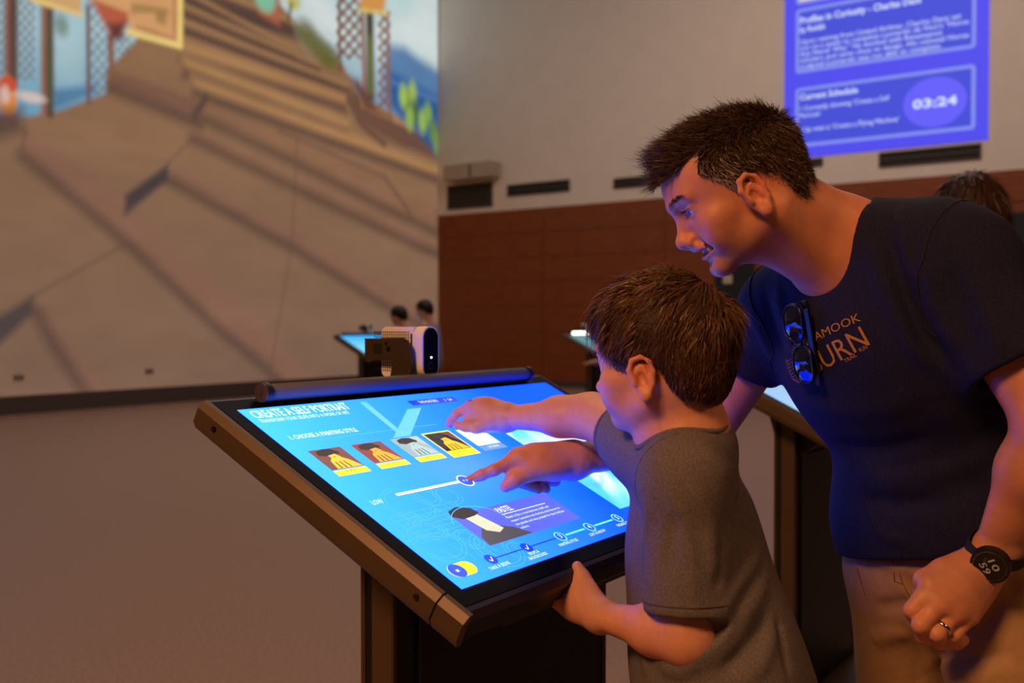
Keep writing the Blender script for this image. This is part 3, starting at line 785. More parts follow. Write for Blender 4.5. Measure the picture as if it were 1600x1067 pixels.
# pastel card
def q2(a, b): return (.153 + .288 * a, .718 + .163 * b)
flat('info_card', [(rect(.153, .718, .441, .881), 0), ([q2(0, 1), q2(.02, .74), q2(.10, .52), q2(.22, .50), q2(.36, .72), q2(.44, 1)], 1), ([q2(.08, .10), q2(.20, .08), q2(.24, .40), q2(.27, .66), q2(.20, .74), q2(.12, .60)], 2),
     ([q2(.0, .02), q2(.02, -.14), q2(.12, -.22), q2(.22, -.10), q2(.24, .08), q2(.18, .14), q2(.06, .16)], 3)] + [(s_, 4) for s_ in ring(*q2(.16, .45), .068, .0014, 30, 200, 360, .10)], [U_CARD, U_ROBE, um('parchment', (206, 204, 176)), U_DARK, U_HAZE], z=.0010)
stext('info_title', 'PASTEL', .262, .763, .028, .044, bold=.01, z=.0030); flat('info_rule', [(seg(.262, .772, .40, .772, .0016), 0)], [U_WHITE], z=.0030)
for i, (s, w) in enumerate((('Pastel is like a cross between chalk and', .135), ('crayon. Leonardo was the first artist known to', .158), ('use pastels and was praised for their brilliant', .158), ('colors.', .026))):
    stext('info_text', s, .262, .795 + i * .020, .011, w, z=.0030)
# progress line
flat('progress_line', [(seg(.12, .932, .328, .932, .0025), 0)], [U_BLUE]); flat('progress_line', [(seg(.346, .932, .411, .932, .004), 0)], [U_CY]); flat('progress_line', [(seg(.447, .932, .516, .932, .004), 0)], [U_CY])
for i, u in enumerate((.12, .222, .328, .429, .534)):
    if i < 2: flat('progress_step', [(ell(u, .932, .0125), 0)] + [(seg(u - .005, .932, u - .001, .941, .0018), 1), (seg(u - .001, .941, u + .006, .922, .0018), 1)], [U_BLUE, U_WHITE], z=.0012)
    else:
        flat('progress_step', [(ell(u, .932, .0135), 0), (ell(u, .932, .0105), 1)], [U_CY, U_KNOB], z=.0012); stext('step_number', str(i + 1), u, .940, .020, m=U_WHITE, align='CENTER', z=.0017)
for s, u, v, w in (('TAKE A SELFIE', .12, .972, .054), ('PROPS &', .222, .966, .028), ('BACKGROUNDS', .222, .984, .052), ('PAINTING STYLES', .328, .972, .060), ('LIGHT & SHADOW', .429, .972, .056), ('FINISHING TOUCH', .534, .972, .060)):
    stext('progress_text', s, u, v, .013, w, align='CENTER')
flat('language_toggle', [(ell(.030, .934, .016, 18, 90, 270) + ell(.058, .934, .016, 18, 270, 450), 0), (ell(.032, .934, .0165), 1), (rect(.029, .929, .035, .939), 2)], [U_YEL, U_KNOB, U_WHITE], z=.0012)
# painted landscape at the right
NU, NV = 60, 60
def pic_col(U, V):
    def f(a, b, s): return .5 + .5 * np.sin(a * U * 9 + b * V * 7 + s + 1.6 * np.sin(3.1 * V * b + s) + 1.2 * np.sin(5 * U * a - s))
    cl = np.clip(f(1.0, .8, 1.0) * .6 + f(2.1, 1.7, 2.0) * .4, 0, 1)
    c = mixc((60, 160, 236), (222, 240, 232), np.clip((cl - .35) * 2.4, 0, 1))
    b = np.exp(-((V - .38) / .10) ** 2) * np.clip(1.3 - 2.2 * np.abs(U - .25), 0, 1)
    c = c * (1 - .8 * b[..., None]) + lin((214, 204, 130)) * .8 * b[..., None]
    b = np.exp(-((V - .30) / .05) ** 2) * np.clip(1 - 2 * np.abs(U - .35), 0, 1) * .7
    c = c * (1 - b[..., None]) + lin((120, 134, 150)) * b[..., None]
    b = np.clip(.5 + 4 * (V - .78) , 0, 1) * .85
    c = c * (1 - b[..., None]) + lin((48, 150, 232)) * b[..., None]
    b = np.exp(-((V - .72 - .06 * np.sin(14 * U)) / .035) ** 2 - ((U - .22) / .2) ** 2)
    return c * (1 - .7 * b[..., None]) + lin((70, 110, 160)) * .7 * b[..., None]
UU, VV = np.meshgrid(np.linspace(0, 1, NU), np.linspace(0, 1, NV))
pts = SA + (.580 + .385 * UU[..., None]) * SW * EX + (.235 + .66 * VV[..., None]) * SD * SV + KN * .0011
idx = np.arange(NU * NV).reshape(NV, NU); q = np.stack([idx[:-1, :-1], idx[1:, :-1], idx[1:, 1:], idx[:-1, 1:]], -1).reshape(-1, 4)
pic = mesh_obj('landscape_picture', pts.reshape(-1, 3), q.tolist(), attr_mat('landscape_glow', 'picture', rough=.3, emit=SEM, spec=.08)); pic.parent = screen
ca = pic.data.color_attributes.new('picture', 'FLOAT_COLOR', 'POINT'); rgba = np.ones((NU * NV, 4), np.float32); rgba[:, :3] = np.clip(pic_col(UU, VV).reshape(-1, 3) * [1.6, 1.65, 3.2], 0, 6); ca.data.foreach_set('color', rgba.ravel())

# ------------------------------------------------------------------ implicit surfaces for people and cloth
def V3(a): return np.asarray(a, float)
def nrm(a): a = V3(a); return a / np.linalg.norm(a)
class Shape:
    """list of smooth unions / cuts; meshed with surface nets"""
    def __init__(s): s.ops = []; s.disp = []
    def _add(s, kind, fn, lo, hi, k): s.ops.append((kind, fn, V3(lo), V3(hi), k)); return s
    def ell(s, c, r, R=None, k=.02, cut=False):
        c, r = V3(c), V3(r); R = np.eye(3) if R is None else np.asarray(R, float)
        def fn(x, y, z):
            dx, dy, dz = x - c[0], y - c[1], z - c[2]
            q = [(R[0, i] * dx + R[1, i] * dy + R[2, i] * dz) for i in range(3)]
            k0 = np.sqrt(sum((q[i] / r[i]) ** 2 for i in range(3))) + 1e-9
            k1 = np.sqrt(sum((q[i] / r[i] ** 2) ** 2 for i in range(3))) + 1e-9
            return k0 * (k0 - 1) / k1
        e = np.sqrt(((R * r) ** 2).sum(1))
        return s._add('s' if cut else 'u', fn, c - e, c + e, k)
    def cone(s, a, b, ra, rb, k=.02, cut=False, flat=None, sq=1.0):
        """tapered capsule; flat/sq squashes its section along one direction"""
        a, b = V3(a), V3(b); ba = b - a; L2 = ba @ ba + 1e-12
        fx = None if flat is None else nrm(V3(flat) - ba * ((V3(flat) @ ba) / L2))
        def fn(x, y, z):
            dx, dy, dz = x - a[0], y - a[1], z - a[2]
            h = np.clip((dx * ba[0] + dy * ba[1] + dz * ba[2]) / L2, 0, 1)
            dx, dy, dz = dx - h * ba[0], dy - h * ba[1], dz - h * ba[2]
            r = ra + (rb - ra) * h
            if fx is None: return np.sqrt(dx * dx + dy * dy + dz * dz) - r
            t = dx * fx[0] + dy * fx[1] + dz * fx[2]; g = 1 / sq - 1
            dx, dy, dz = dx + g * t * fx[0], dy + g * t * fx[1], dz + g * t * fx[2]
            return (np.sqrt(dx * dx + dy * dy + dz * dz) - r) * (sq ** .5)
        m = max(ra, rb)
        return s._add('s' if cut else 'u', fn, np.minimum(a, b) - m, np.maximum(a, b) + m, k)
    def chain(s, pts, rs, k=.01):
        for i in range(len(pts) - 1): s.cone(pts[i], pts[i + 1], rs[i], rs[i + 1], k)
        return s
    def dig(s, c, n, r, depth, k=.002):
        """blind round hole of radius r, from depth below c to a little above it, along n"""
        c, n = V3(c), nrm(n); m = c - n * (depth / 2 - .004); hl = depth / 2 + .004
        def fn(x, y, z):
            dx, dy, dz = x - m[0], y - m[1], z - m[2]; t = dx * n[0] + dy * n[1] + dz * n[2]
            return np.maximum(np.sqrt(np.maximum(dx * dx + dy * dy + dz * dz - t * t, 0)) - r, np.abs(t) - hl)
        R_ = math.hypot(r, hl)
        return s._add('s', fn, m - R_, m + R_, k)
    def plane(s, p, n, k=.004):
        """keep the side that n points away from"""
        p, n = V3(p), nrm(n)
        return s._add('i', lambda x, y, z: (x - p[0]) * n[0] + (y - p[1]) * n[1] + (z - p[2]) * n[2], (-99,) * 3, (99,) * 3, k)
    def ridge(s, pts, amp, w):
        """cloth fold (amp > 0 outward) along a path of points"""
        pts = [V3(p) for p in pts]
        def fn(x, y, z):
            out = 0.0; n = len(pts) - 1
            best = None; bt = None
            for i in range(n):
                a, b = pts[i], pts[i + 1]; ba = b - a; L2 = ba @ ba + 1e-12
                dx, dy, dz = x - a[0], y - a[1], z - a[2]
                h = np.clip((dx * ba[0] + dy * ba[1] + dz * ba[2]) / L2, 0, 1)
                d2 = (dx - h * ba[0]) ** 2 + (dy - h * ba[1]) ** 2 + (dz - h * ba[2]) ** 2
                t = (i + h) / n
                if best is None: best, bt = d2, t
                else:
                    m = d2 < best; best = np.where(m, d2, best); bt = np.where(m, t, bt)
            return -amp * np.exp(-best / (w * w)) * np.clip(np.sin(np.pi * np.clip(bt, .04, .96)) * 1.6, 0, 1)
        lo = np.min(pts, 0) - 3 * w; hi = np.max(pts, 0) + 3 * w
        return s._add('d', fn, lo, hi, 0)
    def wave(s, fn, lo=(-99,) * 3, hi=(99,) * 3): return s._add('d', fn, lo, hi, 0)
    def _apply(s, F, kind, d, k):
        if kind == 'd': return F + d
        if kind == 'u':
            h = np.maximum(k - np.abs(F - d), 0) / max(k, 1e-9); return np.minimum(F, d) - h * h * k * .25
        if kind == 's': d = -d
        h = np.maximum(k - np.abs(F - d), 0) / max(k, 1e-9); return np.maximum(F, d) + h * h * k * .25
    def at(s, p):
        p = np.atleast_2d(V3(p)); F = np.full(len(p), .3)
        for kind, fn, lo, hi, k in s.ops: F = s._apply(F, kind, fn(p[:, 0], p[:, 1], p[:, 2]), k)
        return F
    def grad(s, p, e=.002):
        p = np.atleast_2d(V3(p)); g = np.stack([s.at(p + np.eye(3)[i] * e) - s.at(p - np.eye(3)[i] * e) for i in range(3)], 1)
        return g / (np.linalg.norm(g, axis=1, keepdims=True) + 1e-12)
    def trace(s, px, py, t0=.9, t1=2.6):
        """first surface point met by the sight line of a photo pixel"""
        r = P(px, py, 1.0) - CAMO; t = np.linspace(t0, t1, 700); f = s.at(CAMO + t[:, None] * r); j = np.argmax(f < 0)
        if f[j] >= 0: return None
        a, b = (t[j - 1], t[j]) if j else (t[j], t[j])
        for _ in range(12):
            m = (a + b) / 2
            if s.at(CAMO + m * r)[0] < 0: b = m
            else: a = m
        return CAMO + r * b
    def snap(s, p, it=8):
        p = np.atleast_2d(V3(p)).copy()
        for _ in range(it): p -= s.grad(p) * (s.at(p) * .8)[:, None]
        return p
    def mesh(s, lo, hi, h):
        lo, hi = V3(lo), V3(hi)
        n = np.maximum(np.ceil((hi - lo) / h).astype(int) + 1, 3)
        ax = [(lo[i] + h * np.arange(n[i])).astype(np.float32) for i in range(3)]
        F = np.full(n, .06, np.float32)
        for kind, fn, a, b, k in s.ops:
            m = (k + .035) if kind == 'u' else (k + .012 if kind == 's' else 0)
            i0 = [max(0, int((a[i] - m - lo[i]) / h)) if a[i] > -90 else 0 for i in range(3)]
            i1 = [min(n[i], int((b[i] + m - lo[i]) / h) + 2) if b[i] < 90 else n[i] for i in range(3)]
            if any(i0[i] >= i1[i] for i in range(3)): continue
            sl = tuple(slice(i0[i], i1[i]) for i in range(3))
            x = ax[0][sl[0]][:, None, None]; y = ax[1][sl[1]][None, :, None]; z = ax[2][sl[2]][None, None, :]
            F[sl] = s._apply(F[sl], kind, fn(x, y, z), k)
        S = F < 0
        c = np.zeros(tuple(n - 1), np.int8)
        for dx in (0, 1):
            for dy in (0, 1):
                for dz in (0, 1): c += S[dx:n[0] - 1 + dx, dy:n[1] - 1 + dy, dz:n[2] - 1 + dz]
        cell = np.argwhere((c > 0) & (c < 8))
        if len(cell) == 0: return np.zeros((0, 3)), np.zeros((0, 4), int)
        acc = np.zeros((len(cell), 3)); cnt = np.zeros(len(cell))
        cor = {(dx, dy, dz): F[cell[:, 0] + dx, cell[:, 1] + dy, cell[:, 2] + dz] for dx in (0, 1) for dy in (0, 1) for dz in (0, 1)}
        for axis in range(3):
            o1, o2 = [i for i in range(3) if i != axis]
            for p in (0, 1):
                for q in (0, 1):
                    k0 = [0, 0, 0]; k0[o1] = p; k0[o2] = q; k1 = list(k0); k1[axis] = 1
                    a, b = cor[tuple(k0)], cor[tuple(k1)]; m = (a < 0) != (b < 0)
                    t = np.where(m, a / np.where(m, a - b, 1), 0)
                    pos = np.array(k0, float)[None, :].repeat(len(cell), 0); pos[:, axis] = t
                    acc += pos * m[:, None]; cnt += m
        vid = np.full(tuple(n - 1), -1, np.int64); vid[tuple(cell.T)] = np.arange(len(cell))
        verts = lo + h * (cell + acc / cnt[:, None])
        faces = []
        for axis in range(3):
            o1, o2 = [(1, 2), (2, 0), (0, 1)][axis]
            sl0 = [slice(None)] * 3; sl1 = [slice(None)] * 3
            sl0[axis] = slice(0, n[axis] - 1); sl1[axis] = slice(1, n[axis])
            ed = np.argwhere(S[tuple(sl0)] != S[tuple(sl1)])
            ed = ed[(ed[:, o1] > 0) & (ed[:, o2] > 0) & (ed[:, o1] < n[o1] - 1) & (ed[:, o2] < n[o2] - 1)]
            ins = S[tuple(ed.T)]
            def cv(d1, d2):
                q = ed.copy(); q[:, o1] += d1; q[:, o2] += d2; return vid[tuple(q.T)]
            f = np.stack([cv(-1, -1), cv(0, -1), cv(0, 0), cv(-1, 0)], 1)
            f[~ins] = f[~ins][:, ::-1]
            faces.append(f)
        return verts, np.concatenate(faces)

def bulk_mesh(name, verts, faces, materials, parent=None, colors=None, attr='tint'):
    me = bpy.data.meshes.new(name); faces = np.asarray(faces); k = faces.shape[1]
    me.vertices.add(len(verts)); me.vertices.foreach_set('co', np.asarray(verts, np.float32).ravel())
    me.loops.add(faces.size); me.loops.foreach_set('vertex_index', faces.ravel().astype(np.int32))
    me.polygons.add(len(faces)); me.polygons.foreach_set('loop_start', np.arange(0, faces.size, k, dtype=np.int32))
    me.polygons.foreach_set('use_smooth', np.ones(len(faces), bool))
    me.update(calc_edges=True); me.validate()
    for m in (materials if isinstance(materials, (list, tuple)) else [materials]): me.materials.append(m)
    if colors is not None:
        ca = me.color_attributes.new(attr, 'FLOAT_COLOR', 'POINT'); rgba = np.ones((len(verts), 4), np.float32); rgba[:, :3] = colors; ca.data.foreach_set('color', rgba.ravel())
    o = bpy.data.objects.new(name, me); COL.objects.link(o)
    if parent is not None: setpar(o, parent)
    return o

def patches(shape, boxes):
    """mesh several boxes at their own resolution into one surface"""
    V, Fc, n = [], [], 0
    for lo, hi, h in boxes:
        v, f = shape.mesh(lo, hi, h); V.append(v); Fc.append(f + n); n += len(v)
    return np.concatenate(V), np.concatenate(Fc)

def boxof(pts, m):
    pts = np.array(pts); return pts.min(0) - m, pts.max(0) + m

def hnoise(p, f, seed=0.0):
    """cheap smooth pseudo noise for colour mottling"""
    x, y, z = (p * f).T
    return (np.sin(1.7 * x + 1.3 * y + seed) + np.sin(1.9 * y - 1.1 * z + 2 * seed) + np.sin(2.3 * z + .7 * x - seed) + np.sin(3.1 * x - 2.2 * y + 1.4 * z)) / 4

# ------------------------------------------------------------------ head
class Head:
    def __init__(s, O, fw, up, scale=1.0):
        s.O = V3(O); s.f = nrm(fw); up = V3(up); s.u = nrm(up - s.f * (up @ s.f)); s.l = np.cross(s.u, s.f); s.s = scale
        s.R = np.stack([s.l, s.f, s.u], 1)
    def w(s, x, y, z): return s.O + s.s * (x * s.l + y * s.f + z * s.u)
    def local(s, p): return (np.atleast_2d(p) - s.O) @ s.R / s.s

def rotx(a):
    c, q = math.cos(a), math.sin(a); return np.array([[1, 0, 0], [0, c, -q], [0, q, c]])
def rotz(a):
    c, q = math.cos(a), math.sin(a); return np.array([[c, -q, 0], [q, c, 0], [0, 0, 1]])
def roty(a):
    c, q = math.cos(a), math.sin(a); return np.array([[c, 0, q], [0, 1, 0], [-q, 0, c]])

def head_shape(S, H, child=False, smile=0.0, ear_out=1.0):
    s = H.s
    def E(c, r, Rl=None, k=.012, cut=False):
        S.ell(H.w(*c), V3(r) * s, H.R @ (np.eye(3) if Rl is None else Rl), k * s, cut)
    def C(a, b, ra, rb, k=.012, cut=False, flat=None, sq=1.0):
        S.cone(H.w(*a), H.w(*b), ra * s, rb * s, k * s, cut, None if flat is None else H.R @ V3(flat), sq)
    fat = 1.08 if child else 1.0
    mz, my = (.011, -.004) if not child else (.008, -.006)
    cz, cy_ = (-.079, .080) if not child else (-.074, .072)
    ez = .0045 if not child else .002
    E((0, -.010, .042), (.076, .100, .086), k=.02)                  # cranium
    if child: E((0, .028, .050), (.066, .070, .058), k=.03)        # forehead
    else: E((0, .032, .052), (.066, .076, .062), k=.03)
    E((0, .030, -.018), (.062, .066, .066), k=.03)                 # mid face
    E((0, .036, -.046), (.050 * fat, .048, .040), k=.02)           # lower face
    for sx in (-1, 1):
        C((sx * .050, .004, -.046), (sx * .016, cy_ - .008, cz + .003), .018, .013, .022)       # jaw line
        E((sx * .046 * fat, .058, -.012), (.022, .026, .020), k=.018)                 # cheekbone
        E((sx * .036, .062, -.036), (.022 * fat, .024, .022), k=.02)                  # cheek
    cr = .0140 if not child else .0115
    C((-.010, cy_, cz), (.010, cy_, cz), cr, cr, .018)   # chin
    if not child:
        for sx in (-1, 1): C((sx * .010, .100, .034), (sx * .046, .082, .038), .0105, .008, .014)   # brow ridge
    else:
        E((0, .052, .045), (.058, .050, .045), k=.03)
    for sx in (-1, 1):
        E((sx * .033, .104, .013 + ez), (.019, .018, .0125), k=.012, cut=True)                # eye socket
        E((sx * .0325, .0795, .0125 + ez), (.0145, .0140, .0135), k=.006)                     # lids over the eyeball
        E((sx * .0330, .0945, .0100 + ez), (.0125, .010, .0040), rotx(-.1), k=.003, cut=True)  # lid opening
        C((sx * .022, .0935, .0190 + ez), (sx * .044, .0855, .0175 + ez), .0032, .0028, .004)        # upper lid fold
    tipy = .1135 if not child else .108
    C((0, .097 if not child else .088, .020), (0, tipy - .003, -.016), .0080, .0095, .012, flat=(1, 0, 0), sq=.85)  # nose bridge
    E((0, tipy, -.0205), (.0120, .0115, .0105), k=.009)                                   # tip
    for sx in (-1, 1):
        E((sx * .0115, tipy - .012, -.0245), (.0085, .0120, .0085), k=.006)               # wing
        E((sx * .0070, tipy - .006, -.0315), (.0036, .0055, .0040), k=.003, cut=True)       # nostril
    C((0, tipy - .006, -.027), (0, .095, -.033), .006, .006, .008)                       # base of nose
    E((0, .088 + my, -.050 + mz), (.030, .019, .019), k=.015)                                      # muzzle
    E((0, .0985 + my, -.0500 + mz), (.0235, .0100, .0062), k=.005)                              # upper lip
    E((0, .0935 + my, -.0650 + mz - .003 * smile), (.0205, .0100, .0068), k=.005)                  # lower lip
    E((0, .104 - .008 * smile + my, -.0572 + mz - .002 * smile), (.027 + .006 * smile, .017 + .010 * smile, .0012 + .0050 * smile), k=.003, cut=True)   # mouth line
    if smile:
        for sx in (-1, 1):
            C((0, .0985 + my, -.0485 + mz), (sx * .031, .081 + my, -.0475 + mz), .0052, .0030, .005); C((0, .0955 + my, -.0675 + mz), (sx * .031, .080 + my, -.0545 + mz), .0058, .0030, .005)
            C((sx * .008, .106 + my, -.0580 + mz), (sx * .034, .086 + my, -.0510 + mz), .0034, .0009, .002, cut=True)
    if not child: E((0, .098, -.0665), (.022, .0085, .0050), k=.010, cut=True)
    for sx in (-1, 1): E((sx * .031, .081 + my, -.0560 + mz), (.005, .007, .005), k=.008, cut=True) if smile else None
    for sx in (-1, 1):
        if smile: C((sx * .019, .099, -.026), (sx * .037, .078, -.044), .0015, .002, .012, cut=True)   # smile crease
        # ear: plate, rim, lobe, hollow
        Re = rotz(-sx * .38) @ roty(-sx * .12) @ rotx(-.20)
        o = V3((sx * (.0735 + .004 * ear_out), .005 if not child else -.004, -.009))
        def q(v): return o + Re @ V3(v)
        E(o, (.0065, .0175, .0290), Re, k=.006)
        pts = [q((sx * .005, .013, .000)), q((sx * .006, .016, .016)), q((sx * .008, .008, .029)), q((sx * .009, -.006, .031)), q((sx * .009, -.017, .021)), q((sx * .008, -.0185, .004)), q((sx * .006, -.013, -.013)), q((sx * .004, -.004, -.026))]
        for a, b in zip(pts[:-1], pts[1:]): C(a, b, .0042, .0042, .003)
        E(q((sx * .003, .002, -.027)), (.0060, .0085, .0095), Re, k=.006)
        E(q((sx * .0085, .001, -.002)), (.0085, .0085, .0130), Re, k=.002, cut=True)
        E(q((sx * .0085, -.007, .016)), (.0065, .0060, .0100), Re, k=.002, cut=True)
        C(q((sx * .006, -.006, .016)), q((sx * .006, -.009, -.006)), .0036, .0032, .004)      # inner fold
        E(q((sx * .004, .0125, -.004)), (.0050, .0045, .0070), Re, k=.003)                       # tragus

def skin_color(H, p, base, lip, stub=None):
    """colour of the skin itself: redder ears, nose and lips, beard shadow"""
    L = H.local(p); c = np.tile(lin(base), (len(p), 1))
    def mix(m, col): nonlocal c; c = c * (1 - m[:, None]) + lin(col) * m[:, None]
    def g(cx_, cy_, cz_, r): return np.exp(-(((L[:, 0] - cx_) ** 2 + (L[:, 1] - cy_) ** 2 + (L[:, 2] - cz_) ** 2) / (r * r)))
    for sx in (-1, 1):
        mix(.35 * g(sx * .05, .065, -.03, .024), (214, 122, 100)); mix(.45 * g(sx * .085, -.01, .005, .026), (216, 110, 90))
    mix(.3 * g(0, .118, -.022, .016), (214, 120, 100))
    if stub is not None:
        m = np.clip((-.022 - L[:, 2]) / .02, 0, 1) * np.clip((L[:, 1] - .02) / .03, 0, 1) * np.clip((L[:, 2] + .115) / .02, 0, 1); mix(.3 * m, stub)
    m = np.exp(-(((L[:, 0]) / .021) ** 4 + ((L[:, 2] + .048) / .0120) ** 4)) * (L[:, 1] > .082); mix(.8 * m, lip)
    c *= (1 + .05 * hnoise(L, 160) + .04 * hnoise(L, 420, 2))[:, None]
    return np.clip(c, 0, 1)

m_eye = mat('eye_white', (226, 224, 226), rough=.12, spec=.6); m_iris = mat('iris_blue_grey', (66, 92, 112), rough=.15); m_pupil = mat('pupil', (6, 6, 8), rough=.1); m_teeth = mat('teeth', (236, 230, 218), rough=.25)
def eyes(H, body, look=(0, 1, -.15)):
    look = nrm(look)
    for sx in (-1, 1):
        c = H.w(sx * .0325, .0787, .0155 if H.s > .95 else .0130); r = .0128 * H.s
        bm = bmesh.new(); bmesh.ops.create_uvsphere(bm, u_segments=24, v_segments=16, radius=r)
        d = H.R @ look; q = Vector(d.tolist()).to_track_quat('Z', 'Y').to_matrix().to_4x4()
        bmesh.ops.transform(bm, matrix=Matrix.Translation(Vector(c.tolist())) @ q, verts=bm.verts)
        for f in bm.faces:
            a = (V3(f.calc_center_median()) - c) @ d / r
            f.material_index = 2 if a > .965 else (1 if a > .84 else 0)
        o = bm_obj('eye', bm, [m_eye, m_iris, m_pupil], smooth=True); o.parent = body

def strands(name, roots, dirs, lens, curl, col0, parent, width=.0006, segs=4, seed=1, cols=None, grav=None, wave=0.0):
    """hair as many thin tapered ribbons: root points, growth directions, lengths"""
    rs = np.random.RandomState(seed); n = len(roots)
    side = np.cross(dirs, rs.normal(size=(n, 3))); side /= np.linalg.norm(side, axis=1, keepdims=True) + 1e-9
    bend = rs.normal(size=(n, 3)) * curl
    ph = rs.rand(n) * 6.28
    pts = []
    for i in range(segs + 1):
        t = i / segs
        p = roots + dirs * (lens * t)[:, None] + bend * (lens * t * t)[:, None]
        if grav is not None: p = p + grav * (lens * t * t)[:, None]
        if wave: p = p + side * (wave * lens * t * np.sin(ph + 5 * t))[:, None]
        w = width * (1 - .75 * t)
        pts.append((p - side * w, p + side * w))
    V = np.stack([q for pr in pts for q in pr], 1)           # n, 2(segs+1), 3
    k = 2 * (segs + 1); base = (np.arange(n) * k)[:, None]
    f = np.concatenate([base + np.array([2 * i, 2 * i + 1, 2 * i + 3, 2 * i + 2]) for i in range(segs)], 0)
    C = np.repeat((cols if cols is not None else np.tile(lin(col0), (n, 1))), k, 0)
    o = bulk_mesh(name, V.reshape(-1, 3), f, MAT_HAIR, None, C); o['kind'] = 'stuff'; o.parent = parent
    return o
MAT_HAIR = attr_mat('hair_fibre', 'tint', rough=.42, spec=.45)
MAT_SKIN = attr_mat('skin', 'tint', rough=.46, spec=.38, bump=.12, bscale=900, sss=.12)
def sample_faces(v, f, n, seed=0, keep=None):
    rs = np.random.RandomState(seed); a, b, c, d = (v[f[:, i]] for i in range(4))
    nn = np.cross(c - a, d - b); ar = np.linalg.norm(nn, axis=1)
    w = ar.copy()
    if keep is not None: w = w * keep((a + c) / 2)
    j = rs.choice(len(f), n, p=w / w.sum()); u, t = rs.rand(2, n)
    p = (a[j] * (1 - u)[:, None] + b[j] * u[:, None]) * (1 - t)[:, None] + (d[j] * (1 - u)[:, None] + c[j] * u[:, None]) * t[:, None]
    return p, nn[j] / (ar[j][:, None] + 1e-12)

def inpoly(pts, y, z):
    ins = np.zeros(len(y), bool)
    for (y0, z0), (y1, z1) in zip(pts, pts[1:] + pts[:1]):
        c = ((z0 <= z) & (z1 > z)) | ((z1 <= z) & (z0 > z))
        with np.errstate(divide='ignore', invalid='ignore'): ins ^= c & (y < y0 + (z - z0) / (z1 - z0 + 1e-12) * (y1 - y0))
    return ins
def ring_boxes(outer, inner, h):
    """outer box minus the inner box's footprint, as four boxes"""
    (l, u), (a, b) = outer, inner
    out = [((l[0], l[1], l[2]), (a[0] + h, u[1], u[2]), h), ((b[0] - h, l[1], l[2]), (u[0], u[1], u[2]), h), ((a[0], l[1], l[2]), (b[0], a[1] + h, u[2]), h), ((a[0], b[1] - h, l[2]), (b[0], u[1], u[2]), h)]
    return [q for q in out if all(q[1][i] - q[0][i] > 2 * h for i in range(3))]

# ------------------------------------------------------------------ the man
def cutcap(S, p, n, rad, k=.003):
    p, n = V3(p), nrm(n)
    def fn(x, y, z):
        dx, dy, dz = x - p[0], y - p[1], z - p[2]
        return np.maximum(-(dx * n[0] + dy * n[1] + dz * n[2]), np.sqrt(dx * dx + dy * dy + dz * dz) - rad)
    S._add('s', fn, p - rad, p + rad, k)

man = thing('person', 'man in a navy T-shirt and khaki trousers leaning in to point at the screen', 'person', (1.72, .42, 0))
mPel, mRs, mLs = P(1488, 876, 1.60), P(1226, 478, 1.69), P(1500, 408, 1.43)
mNb = P(1318, 388, 1.55)
mRe, mRw = P(1098, 682, 1.83), P(893, 719, 1.68)
mLe, mLw = P(1648, 660, 1.325), P(1558, 860, 1.422)
al = nrm(mLs - mRs); mid = (mLs + mRs) / 2
ut = nrm(mNb - mPel); ut = nrm(ut - al * (ut @ al)); ft = np.cross(al, ut)
RTm = np.stack([al, ft, ut], 1)
a_, th = math.radians(3), math.radians(27)
f0 = -RT * math.cos(a_) + FW * math.sin(a_)
HM = Head(P(1162, 308, 1.50), f0 * math.cos(th) - UC * math.sin(th), UC * math.cos(th) + f0 * math.sin(th), .98)

SB = Shape()
head_shape(SB, HM, smile=1.0, ear_out=2.0)
mNotch = P(1285, 432, 1.52)
SB.cone(HM.w(0, -.032, -.020), mNb + ut * .01, .060, .068, .03)
SB.cone(HM.w(0, -.004, -.062), mNotch, .042, .028, .03)
for sx in (-1, 1): SB.cone(HM.w(sx * .052, -.02, -.045), mNotch + al * (sx * .018), .016, .014, .03)
SB.ell(mid - ut * .10 + ft * .0, (.165, .100, .17), RTm, .05)
SB.cone(mNb, mLs - ut * .01, .062, .045, .04); SB.cone(mNb, mRs - ut * .01, .062, .045, .04)
def arm(S, sh, el, wr, r, muscle, k=.02, wflat=None):
    S.cone(sh, el, r[0], r[1], k)
    S.cone(el, el + (wr - el) * .35, r[1], r[2], k); S.cone(el + (wr - el) * .35, wr, r[2], r[3], k, flat=wflat, sq=.8)
arm(SB, mLs, mLe, mLw, (.056, .046, .046, .031), None, wflat=FW)
arm(SB, mRs, mRe, mRw, (.054, .044, .043, .029), None, wflat=KN)
# left hand resting on the thigh, fingers folded under
LH = {}
mcp = [P(1453, 914, 1.405), P(1467, 944, 1.392), P(1492, 958, 1.395), P(1515, 962, 1.405)]
pip = [P(1425, 953, 1.398), P(1438, 977, 1.385), P(1464, 990, 1.385), P(1490, 992, 1.395)]
dip = [P(1431, 972, 1.415), P(1443, 994, 1.405), P(1468, 1003, 1.405), P(1495, 1004, 1.412)]
tip = [P(1448, 975, 1.435), P(1460, 994, 1.430), P(1482, 1000, 1.430), P(1505, 1000, 1.432)]
for i in range(4):
    r = (.0112, .0115, .0112, .0100)[i]
    SB.cone(mLw, mcp[i], .022, r + .0042, .02)
    SB.chain([mcp[i], pip[i], dip[i], tip[i]], [r + .0012, r, r * .95, r * .85], .004)
SB.ell(P(1504, 916, 1.425), (.043, .046, .018), np.stack([nrm(mLw - mcp[1]), nrm(np.cross(nrm(mLw - mcp[1]), FW)), FW], 1), .02)
SB.chain([P(1520, 893, 1.43), P(1472, 893, 1.42), P(1443, 905, 1.425), P(1436, 924, 1.435)], [.020, .0145, .0115, .009], .012)
